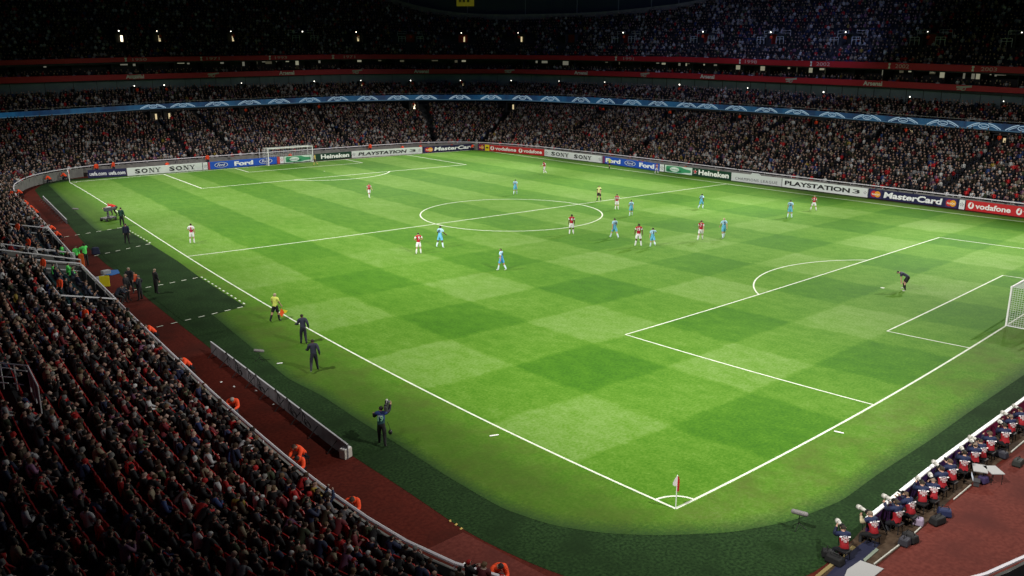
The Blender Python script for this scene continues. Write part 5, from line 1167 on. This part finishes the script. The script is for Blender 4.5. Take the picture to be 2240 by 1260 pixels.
# cameraman -------------------------------------------------------------------
CAMP = dict(armr=95, abr=22, elr=55, inr=5, arml=35, abl=28, ell=55, inl=0, legl=12, legr=-8, knr=10, knl=4, spl=3, spr=5, lean=4)
o = figure(836, 976, 88, 12, CAMP, 'bib', {'top': (.02, .04, .16), 'low': (.012, .05, .06), 'sleeve': (.012, .012, .02), 'bottom': BLK, 'hair': (.015, .015, .015)}, 'television cameraman in numbered blue bib walking with a shoulder camera', 'cameraman', shell_key='bib')
t_ = back_text(o, CAMP, 'bib', '19', (.2, .45, .28), .26, .24, .42); t_2 = back_text(o, CAMP, 'bib', 'TV', (.6, .6, .62), .07, .2, .66)
J_ = figure_geo(CAMP, 'bib')[3]; hw = o.rotation_euler[2]; Rz = Matrix.Rotation(hw, 3, 'Z'); hp = Vector(o.location)+(Rz @ J_['hd'])*o.scale[0]
rt = empty('television_camera', (0, 0, 0)); rt.location = hp+Rz @ Vector((.21, .05, .04)); rt.rotation_euler = (0, 0, hw); tag(rt, 'black television camera with lens and light on the cameraman\'s shoulder', 'television camera')
m = MB(); m.box((0, .05, 0), (.15, .42, .22)); m.build('camera_body', M_black, rt, bevel=.02)
m = MB(); m.tube([(0, .26, .01), (0, .48, .01), (0, .52, .01)], [.055, .065, .075], 12); m.build('lens', mat('grey_lens', (.08, .08, .09), .3), rt)
m = MB(); m.tube([(-.05, .3, .17), (-.05, .1, .17)], .03, 8); m.build('viewfinder', M_black, rt)
m = MB(); m.tube([(0, .12, .12), (0, .12, .19)], .015, 6); m.ball((0, .17, .23), .05, 8, 6); m.build('lamp', mat('pale_cap', (.5, .5, .48), .5), rt)
m = MB(); m.box((.02, -.21, -.01), (.12, .12, .2)); m.box((.0, -.02, .125), (.05, .22, .03)); m.build('battery', mat('dark_grey', (.05, .05, .055), .5), rt, bevel=.01)
hwp = Vector(o.location)+(Rz @ J_['al'])*o.scale[0]
rt = empty('gadget_bag', at(851, 955, 0)); rt.location = Vector(o.location)+Rz @ Vector((.36, .05, .62)); tag(rt, 'small round black pouch swinging at the cameraman\'s hip', 'pouch'); m = MB(); m.ball((0, 0, 0), (.09, .09, .11), 10, 7); m.build('pouch_body', M_black, rt, True); m = MB(); m.tube([(0, 0, .1), (-.05, 0, .3), (-.12, 0, .5)], .012, 5); m.build('strap', M_black, rt)

# crouched camera operator and his rig by the touchline ------------------------
CR_ = dict(lean=62, curl=20, head=-30, armr=50, arml=50, elr=30, ell=30, legl=60, legr=40, knl=80, knr=70, spl=8, spr=8)
P = at(256, 474); person(CR_, 'coat', {'top': (.5, .015, .012), 'bottom': (.03, .02, .02), 'hair': (.3, .02, .02)}, (P[0], P[1], 0), rel_heading(P, -60), 1.2, 'operator in red coat bent over a camera rig beside the touchline', 'camera operator')
P = at(238, 483); rt = empty('camera_trolley', (P[0], P[1], 0), .4); tag(rt, 'grey camera trolley on wheels in front of the man in red coat', 'camera trolley')
m = MB(); m.box((0, 0, .3), (1.3, .8, .16)); m.build('platform', mat('dark_grey', (.05, .05, .055)), rt, bevel=.02)
m = MB(); m.tube([(0, 0, .38), (0, 0, 1.0)], [.14, .09], 8); m.build('pedestal', mat('grey_lens', (.08, .08, .09)), rt)
m = MB(); m.box((.05, 0, 1.15), (.75, .35, .36)); m.build('camera_body', mat('slate_grey', (.06, .065, .08), .5), rt, bevel=.03)
m = MB(); m.tube([(.42, 0, 1.15), (.85, 0, 1.15)], [.12, .16], 10); m.build('lens', mat('grey_lens', (.08, .08, .09)), rt)
m = MB(); m.box((.1, -.05, 1.37), (.4, .3, .1)); m.build('white_cover', mat('pale_cap', (.5, .5, .48)), rt, bevel=.02)
for sx in (-.5, .5):
    for sy in (-.42, .42): m = MB(); m.tube([(sx, sy-.04, .14), (sx, sy+.04, .14)], .14, 12); m.build('wheel', M_black, rt)

# microphones, markers --------------------------------------------------------
def mic(px, py, rel, label, sc_=1.0):
    P = at(px, py); rt = empty('microphone', (P[0], P[1], 0), rel_heading(P, rel)); rt.scale = (sc_,)*3; tag(rt, label, 'microphone', 'effects microphones around the pitch')
    m = MB()
    for a in range(3): m.tube([(0, 0, .22), (.27*math.cos(a*2.09), .27*math.sin(a*2.09), .01)], .012, 5)
    m.tube([(0, 0, .2), (0, 0, .55)], .014, 6); m.build('tripod_stand', M_black, rt)
    m = MB(); m.tube([(0, -.29, .60), (0, -.25, .60), (0, .25, .64), (0, .29, .645)], [.05, .085, .085, .05], 10); m.build('windshield', noisy('grey_fur', (.14, .13, .13), (.22, .21, .21), 30), rt, True)
mic(1746, 1157, 110, 'grey furry microphone on small tripod near the bottom right photographers', 1.0)
mic(568, 790, -70, 'grey furry microphone on small tripod beside the near touchline substitutes', .95)
mic(167, 470, -70, 'small microphone on tripod at the far left turf edge', 1.0)
def marker(px, py, rel, L_, label):
    P = at(px, py); rt = MB(); rt.tube([(0, -L_/2, .03), (0, -L_/2+.03, .03), (0, L_/2-.03, .03), (0, L_/2, .03)], [.02, .03, .03, .02], 8); o = rt.build('white_marker', M_white, None, True, (P[0], P[1], .004)); o.rotation_euler = (0, 0, rel_heading(P, rel)); tag(o, label, 'marker', 'white roll markers lying on the grass')
marker(1081, 954, 72, .42, 'short white tube lying outside the near touchline'); marker(1835, 947, 100, .42, 'short white tube lying behind the near goal line'); marker(612, 796, 85, .3, 'small white tube lying on grass below the joggers')
for i, (px, py) in enumerate(((484, 836), (508, 879), (512, 846), (621, 873), (560, 855), (598, 885), (1016, 1234), (985, 1140), (998, 1148), (1009, 1157))):
    P = at(px, py); m = MB(); m.box((0, 0, .012), (.12, .07, .015), rng.uniform(0, 3), taper=.8); m.tube([(-.05, 0, .02), (.04, .03, .03)], .012, 4); o = m.build('litter_scrap', mat('yellow_scrap', (.5, .35, .1)) if i > 6 else M_white, None, False, (P[0], P[1], 0)); tag(o, ('yellow' if i > 6 else 'white')+' scrap of litter on the red track, %s from the top' % ordn(i), 'litter', 'scraps of litter on the track')

# low boards seen from behind on the left ------------------------------------
def low_board(pa, pb, h, label, n_br, col):
    A, B = at(*pa)[:2], at(*pb)[:2]; L_ = np.hypot(*(B-A)); a = math.atan2(*(B-A)[::-1]); rt = empty('low_barrier_board', (*A, 0), a); tag(rt, label, 'barrier board', 'low boards seen from behind along the near touchline')
    m = MB(); m.box((L_/2, 0, h/2), (L_, .05, h)); m.build('panel', col, rt)
    m = MB(); m.box((L_/2, 0, h+.015), (L_, .07, .035)); m.build('top_edge', mat('worn_white', (.45, .45, .48), .6), rt)
    sd = -1
    for i in range(n_br):
        t = (i+.5)/n_br*L_; m = MB(); m.tube([(t, sd*.03, h*.8), (t, sd*.5, .03), (t, sd*.03, .04)], .022, 5); m.build('brace', M_black, rt)
    return rt, A, B, a
M_pale = noisy('pale_board_back', (.16, .15, .165), (.25, .24, .26), 1.5, c3=(.12, .11, .12), scale3=.8)
rt, A_, B_, a_ = low_board((463, 771), (762, 1004), .62, 'long pale low board seen from behind with black cable loops, nearer one', 9, M_pale)
for t, k in ((.18, 0), (.25, 1), (.36, 0), (.43, 1), (.58, 0), (.66, 1), (.75, 1)):      # silhouettes of clamps and cable coils hanging on the back
    L_ = np.hypot(*(B_-A_)); x = t*L_; m = MB(); m.tube([(x-.5, -.05, .62), (x-.35, -.06, .75), (x-.1, -.06, .6), (x+.1, -.05, .45)], .022, 5); m.tube([(x-.1, -.06, .66), (x, -.14, .3), (x+.2, -.06, .12)], .015, 5)
    if k: m.tube([(x+.35+.28*math.cos(q), -.07-.06*math.sin(q), .26+.2*math.sin(q)) for q in np.linspace(0, 6.2, 12)], .018, 5)
    m.build('cable_loop', M_black, rt)
low_board((95, 437), (147, 490), .42, 'long low board seen from behind at the far left turf edge', 12, mat('dim_board', (.12, .11, .12)))
P = at(757, 1000); small('equipment_box', 'small pale box with papers at the end of the long low board', 'box', 757, 1000, lambda rt: (MB().box((0, 0, .2), (.42, .32, .4)).build('box_body', mat('box_card', (.4, .37, .33), .7), rt, bevel=.015), MB().box((0, 0, .42), (.38, .28, .03), .1).build('paper_stack', M_white, rt)), rz=.3)

# the photographers -----------------------------------------------------------
PH = [(1843, 1222), (1912, 1192), (1955, 1163), (1987, 1143), (2013, 1123), (2036, 1108), (2057, 1090), (2078, 1072), (2101, 1052), (2124, 1030), (2146, 1018), (2168, 1000), (2194, 982), (2214, 958), (2236, 944)]
for i, (px, py) in enumerate(PH):
    P = at(px+rng.uniform(-5, 5), py+rng.uniform(-4, 6), 0); hd = rel_heading(P, rng.uniform(-55, -8)); sv = rng.uniform(-1, 1, 4)
    ps = dict(SIT, lean=13+9*sv[0], curl=12+8*sv[1], head=-4, turn=20*sv[2], armr=52, arml=42+22*sv[3], elr=72, ell=70+15*sv[1], inl=26, inr=26, legl=70+12*sv[2], legr=76+8*sv[0], knl=95+15*sv[3], knr=92, spl=12+8*sv[1], spr=14)
    cols = {'top': (.009, .016, .055), 'low': (.26, .008, .014), 'sleeve': (.010, .014, .04) if i not in (1,) else (.5, .42, .28), 'bottom': (.012, .013, .018) if i != 1 else (.012, .012, .014), 'hair': [(.02, .015, .01), (.16, .12, .09), (.03, .02, .012), (.08, .05, .03)][i % 4]}
    sc_ = rng.uniform(.92, 1.03); zz = -.94*sc_+.38
    lab = 'photographer in navy and red bib %s' % ('alone beyond the end of the board, leftmost' if i == 0 else ('with cream sleeves, second from the left' if i == 1 else 'aiming a lens over the board, %s from the left' % ordn(i)))
    o = person(ps, 'bib', cols, (P[0], P[1], zz), hd, sc_, lab, 'photographer', 'press photographers seated behind the near goal line', shell_key='bib')
    back_text(o, ps, 'bib', 'PHOTO', (.5, .44, .45), .10, .25, .42); back_text(o, ps, 'bib', '%d' % (100+37*i % 200), (.5, .44, .45), .07, .11, .24)
    J_ = figure_geo(ps, 'bib')[3]; f_ = J_['_f2']; u_ = J_['_u2']; c = J_['wai'].lerp(J_['nb'], .64)-f_*.158; m = MB()
    for q in ((-.14, 0, .10, .02), (.14, 0, .10, .02)): m.add([tuple(c+Vector((q[0]+dx*.09/2, 0, 0))+u_*(dz*.02)) for dx, dz in ((-1, -1), (1, -1), (1, 1), (-1, 1))], [(0, 1, 2, 3)])
    for q in (((-.06, -.03), (.06, -.018)), ((-.06, .018), (.06, .03)), ((-.06, -.03), (-.045, .03)), ((.045, -.03), (.06, .03))): m.add([tuple(c+Vector((x, 0, 0))+u_*z) for x, z in ((q[0][0], q[0][1]), (q[1][0], q[0][1]), (q[1][0], q[1][1]), (q[0][0], q[1][1]))], [(0, 1, 2, 3)])
    m.build('bib_marking', cmat((.75, .72, .74)), o)
    st = MB(); st.box((0, 0, .34), (.34, .34, .05)); [st.tube([(sx, sy, 0), (sx*.8, sy*.8, .33)], .018, 5) for sx in (-.15, .15) for sy in (-.15, .15)]
    so = st.build('folding_stool', M_black, None, loc=(P[0], P[1], 0)); tag(so, 'black folding stool under the %s photographer from the left' % ordn(i), 'stool', 'stools of the photographers')
    Rz = Matrix.Rotation(hd, 3, 'Z'); hp = Vector((P[0], P[1], zz))+(Rz @ (J_['hd']+Vector((0, .12, -.01))))*sc_; rt = empty('camera', hp, hd); el = rng.uniform(-.25, -.05); rt.rotation_euler = (el, 0, hd)
    big = i % 4 != 3; tag(rt, '%s of the %s photographer from the left' % ('white telephoto camera' if big else 'black camera with short lens', ordn(i)), 'camera', 'cameras of the press photographers')
    m = MB(); m.box((0, .02, 0), (.15, .07, .11)); m.box((0, .02, .065), (.06, .06, .03)); m.build('camera_body', M_black, rt, bevel=.01)
    m = MB()
    if big: m.tube([(0, .05, 0), (0, .16, 0), (0, .2, 0), (0, .38, 0)], [.04, .045, .06, .066], 12)
    else: m.tube([(0, .05, 0), (0, .2, 0)], [.035, .04], 10)
    m.build('lens', mat('white_lens', (.5, .48, .45), .5) if big else M_black, rt, True)
    if big: m = MB(); m.tube([(0, .38, 0), (0, .40, 0), (0, .54, 0)], [.07, .082, .086], 12); m.build('lens_hood', mat('white_lens', (.5, .48, .45), .5), rt, True); m = MB(); m.tube([(0, .26, -.06), (0, .3, -.75)], .014, 6); m.build('monopod', M_black, rt)
# their low board, in lengths
BT = [(1898, 1135), (1983, 1066), (2062, 1003), (2148, 940), (2240, 873), (2330, 806)]
cols_ = [(.035, .01, .06), (.03, .012, .07), (.035, .01, .075), (.16, .008, .05), (.22, .008, .07)]
for i in range(5):
    A, B = at(*BT[i], .78)[:2], at(*BT[i+1], .78)[:2]; L_ = np.hypot(*(B-A)); a = math.atan2(*(B-A)[::-1]); rt = empty('low_barrier_board', (*A, 0), a)
    tag(rt, 'white topped low board with %s back before the photographers, %s from the left' % (('dark purple', 'navy purple', 'deep purple', 'crimson', 'magenta')[i], ordn(i)), 'barrier board', 'boards in front of the photographers')
    m = MB(); m.box((L_/2, 0, .38), (L_-.02, .06, .76)); m.build('panel', mat('board_back_%d' % i, cols_[i], .5), rt); m = MB(); m.box((L_/2, .02, .78), (L_-.01, .14, .05)); m.build('top_edge', M_white, rt)
    for t in (.25, .75): m = MB(); m.tube([(L_*t, -.04, .6), (L_*t, -.4, .03)], .02, 5); m.build('brace', M_black, rt)
# timber strip, mats, bags, chairs behind the photographers
g = MB(); q = [at(1770, 1275), at(1830, 1222), at(1918, 1122), at(2080, 1000), at(2300, 840), at(2330, 900), at(2080, 1092), at(1985, 1183), at(1912, 1240), at(1880, 1275)]
g.add([(p[0], p[1], .006) for p in q], [(0, 1, 8, 9), (1, 2, 7, 8), (2, 3, 6, 7), (3, 4, 5, 6)]); tag(g.build('duckboard_path', noisy('damp_timber', (.035, .022, .014), (.06, .04, .026), 4)), kind='structure')
def slab(name, label, cat, pts, h, m_, z0=.01):
    P = [at(*p) for p in pts]; c = sum(P)/len(P); m = MB(); n = len(P); m.add([(p[0]-c[0], p[1]-c[1], 0) for p in P]+[(p[0]-c[0], p[1]-c[1], h) for p in P], [tuple(range(n))[::-1], tuple(range(n, 2*n))]+[(i, (i+1) % n, (i+1) % n+n, i+n) for i in range(n)])
    o = m.build(name, m_, None, loc=(c[0], c[1], z0)); tag(o, label, cat); return o
slab('ground_mat', 'dark navy rubber mat leading up behind the first two photographers', 'mat', [(1806, 1262), (1864, 1204), (1900, 1180), (1926, 1190), (1890, 1228), (1858, 1262)], .012, mat('navy_mat', (.02, .022, .045), .35))
slab('kerb_strip', 'worn pale yellow kerb strip beside the dark mat, bottom right', 'kerb', [(1782, 1262), (1865, 1195), (1872, 1199), (1792, 1264)], .03, mat('yellow_kerb', (.22, .17, .07), .8))
slab('paving_slab', 'pale grey square board lying on the track below the second photographer', 'board', [(1853, 1248), (1882, 1228), (1933, 1246), (1900, 1272), (1845, 1268)], .03, mat('grey_sheet', (.3, .3, .3), .6))
slab('paving_strip', 'narrow grey-green board leading up to the cream-sleeved photographer', 'board', [(1888, 1226), (1916, 1201), (1922, 1205), (1892, 1231)], .025, mat('grey_green', (.16, .19, .15), .7), .02)
for i, (a, b_) in enumerate((((1912, 1236), (1982, 1182)), ((2000, 1168), (2014, 1155)), ((2086, 1094), (2124, 1062)), ((2212, 990), (2240, 966)))):
    A, B = at(*a), at(*b_); m = MB(); m.tube([(A[0], A[1], .03), (B[0], B[1], .03)], .03, 4); o = m.build('edge_rail', mat('pale_metal', (.4, .4, .36), .4)); tag(o, 'thin pale edging strip between timber and red track, %s from the left' % ordn(i), 'edging', 'edging strips of the track')
for i, (px, py, col, sx, nm) in enumerate(((1990, 1183, BLK, .55, 'black'), (1978, 1192, (.03, .03, .04), .4, 'dark grey'), (2050, 1145, BLK, .6, 'black'), (2065, 1128, (.012, .018, .06), .5, 'navy'), (2226, 1018, (.02, .022, .02), .55, 'black'), (1825, 1232, BLK, .6, 'black'), (1808, 1218, BLK, .3, 'black'), (2008, 1148, (.25, .2, .28), .35, 'pale mauve'), (2190, 1000, (.02, .02, .03), .5, 'black'), (2150, 1056, (.03, .02, .07), .35, 'purple'))):
    small('camera_bag', '%s camera bag on the ground behind the photographers, %s from the left' % (nm, ordn(sorted((1990, 1978, 2050, 2065, 2226, 1825, 1808, 2008, 2190, 2150)).index(px))), 'bag', px, py, b_bag(col, sx, .36, .26), rz=rng.uniform(0, 3), group='bags behind the photographers')
small('orange_pouch', 'small orange pouch among the photographers\' bags', 'pouch', 2060, 1120, b_bag((.6, .14, .02), .26, .2, .16), rz=.5)
def b_table(rt):
    m = MB(); m.box((0, 0, .46), (.7, .5, .03)); m.build('table_top', mat('grey_sheet', (.3, .3, .3)), rt)
    for sx in (-.3, .3):
        for sy in (-.2, .2): m = MB(); m.tube([(sx, sy, 0), (sx, sy, .45)], .014, 5); m.build('leg', M_black, rt)
small('folding_table', 'grey folding table beside an open laptop behind the photographers, left one', 'table', 2140, 1048, b_table, rz=.5, group='folding tables'); small('folding_table', 'grey folding table behind the photographers, right one', 'table', 2170, 1052, b_table, rz=.9, group='folding tables')
P = at(2135, 1062); rt = empty('laptop', (P[0], P[1], .02), .4); tag(rt, 'open laptop with pale screen on the ground by the folding tables', 'laptop'); m = MB(); m.box((0, 0, .2), (.34, .24, .02)); m.box((0, 0, .1), (.3, .2, .18)); m.build('keyboard_base', mat('dark_grey', (.05, .05, .055)), rt); m = MB(); m.add([(-.17, .12, .22), (.17, .12, .22), (.17, .2, .43), (-.17, .2, .43), (-.17, .13, .22), (.17, .13, .22), (.17, .21, .43), (-.17, .21, .43)], [(0, 1, 2, 3), (7, 6, 5, 4), (3, 2, 6, 7), (0, 3, 7, 4), (1, 5, 6, 2)]); m.build('screen', mat('laptop_screen', (.1, .1, .12), .3, (.6, .65, .7), .7), rt)

# objects at the near technical area ------------------------------------------
P = at(231, 634); rt = empty('substitution_board', (P[0], P[1], 0), rel_heading(P, 10)); tag(rt, 'bright yellow square board standing at the track edge by the dugout', 'board'); m = MB(); m.box((0, 0, .62), (.66, .05, .78)); m.build('panel', mat('yellow_panel', (.55, .48, .01), .5), rt, bevel=.02); m = MB(); m.tube([(-.2, 0, .3), (-.2, .2, 0)], .02, 4); m.tube([(.2, 0, .3), (.2, .2, 0)], .02, 4); m.build('stand_leg', M_black, rt)
slab('blue_mat', 'small blue mat lying at the turf edge above the yellow board', 'mat', [(226, 601), (236, 592), (258, 591), (262, 598), (244, 603)], .03, mat('blue_cloth', (.02, .1, .3), .7))
for i, (px, py, w_) in enumerate(((232, 600, .6), (221, 614, .7))):
    P = at(px, py); o = MB().box((0, 0, .16), (w_, .4, .3)).build('white_case', mat('pale_case', (.25, .27, .29), .5), None, loc=(P[0], P[1], .01), bevel=.03); o.rotation_euler = (0, 0, .3); tag(o, 'white equipment case by the blue mat, %s one' % ('upper', 'lower')[i], 'case', 'white cases')
for i, (px, py) in enumerate(((257, 676), (262, 670))):
    figure(px, py, 0, 60+40*i, dict(SITS, legl=60, legr=70), 'coat', {'top': (.014, .02, .035), 'bottom': BLK, 'hair': (.05, .04, .03)}, 'man in dark jacket seated at the dugout corner, %s one' % ('front', 'rear')[i], 'bench member', scale=.95, z=0)
small('drinks_bag', 'small navy bag at the edge of the track by the far technical area', 'bag', 210, 556, b_bag((.012, .018, .05), .6, .5, .55), group=None)
# white railings of the near stairway opening
rt = empty('stairway_railing', (0, 0, 0)); tag(rt, 'white railings round a stairway opening at the left edge of the stand', 'railing')
zt = 5.2
for nm, seq in (('top_rail', [(-30, 791, zt), (60, 800, zt), (83, 846, zt-.35)]), ('middle_rail', [(-30, 801, zt-.25), (24, 806, zt-.25)]), ('middle_rail', [(24, 808, zt-.3), (59, 812, zt-.3)]), ('lower_rail', [(-30, 821, zt-.5), (33, 826, zt-.5)]), ('lower_rail', [(-30, 835, zt-.6), (18, 838, zt-.6)]), ('lower_rail', [(30, 839, zt-.6), (52, 842, zt-.6)])):
    m = MB(); m.tube([tuple(at(*p)) for p in seq], .028 if nm == 'top_rail' else .022, 6); m.build(nm, M_rail, rt)
for px, py in ((0, 794), (30, 797), (60, 800), (72, 824), (83, 846)): a = at(px, py, zt if px < 61 else zt-.35*(px-60)/23); m = MB(); m.tube([tuple(a), (a[0], a[1], a[2]-1.0)], .022, 5); m.build('rail_post', M_rail, rt)
a = [at(60, 800, zt), at(83, 846, zt-.35)]; m = MB(); m.add([tuple(a[0]-[0, 0, .06]), tuple(a[1]-[0, 0, .06]), tuple(a[1]-[0, 0, .8]), tuple(a[0]-[0, 0, .8])], [(0, 1, 2, 3)]); m.build('mesh_panel', mat('grey_mesh', (.12, .12, .14), .6), rt)
# yellow hanging sign in the top corner
gs_ = s_of(1020, O_B1+20, 30); q = ring(gs_, float(rimo(gs_))+2.2)[0]; P = proj([[*q, 30.]])[0]; z = 30+(P[1]-(-3))/CF*P[2]; n_ = rnormal(gs_)
rt = empty('hanging_sign', (*q, z), math.atan2(n_[0], -n_[1])+math.pi); tag(rt, 'yellow rectangular sign with faint marks hanging at the top edge, centre left', 'sign')
m = MB(); m.box((0, 0, 0), (3.7, .15, 2.8)); m.build('panel', mat('sign_yellow', (.3, .26, .01), .5, (.35, .3, .02), .12), rt); m = MB(); [m.box((x, -.09 if True else 0, -.2), (.5, .02, .8)) for x in (-1.1, -.3, .6)]; m.build('faint_marks', mat('sign_mark', (.12, .11, .02)), rt)
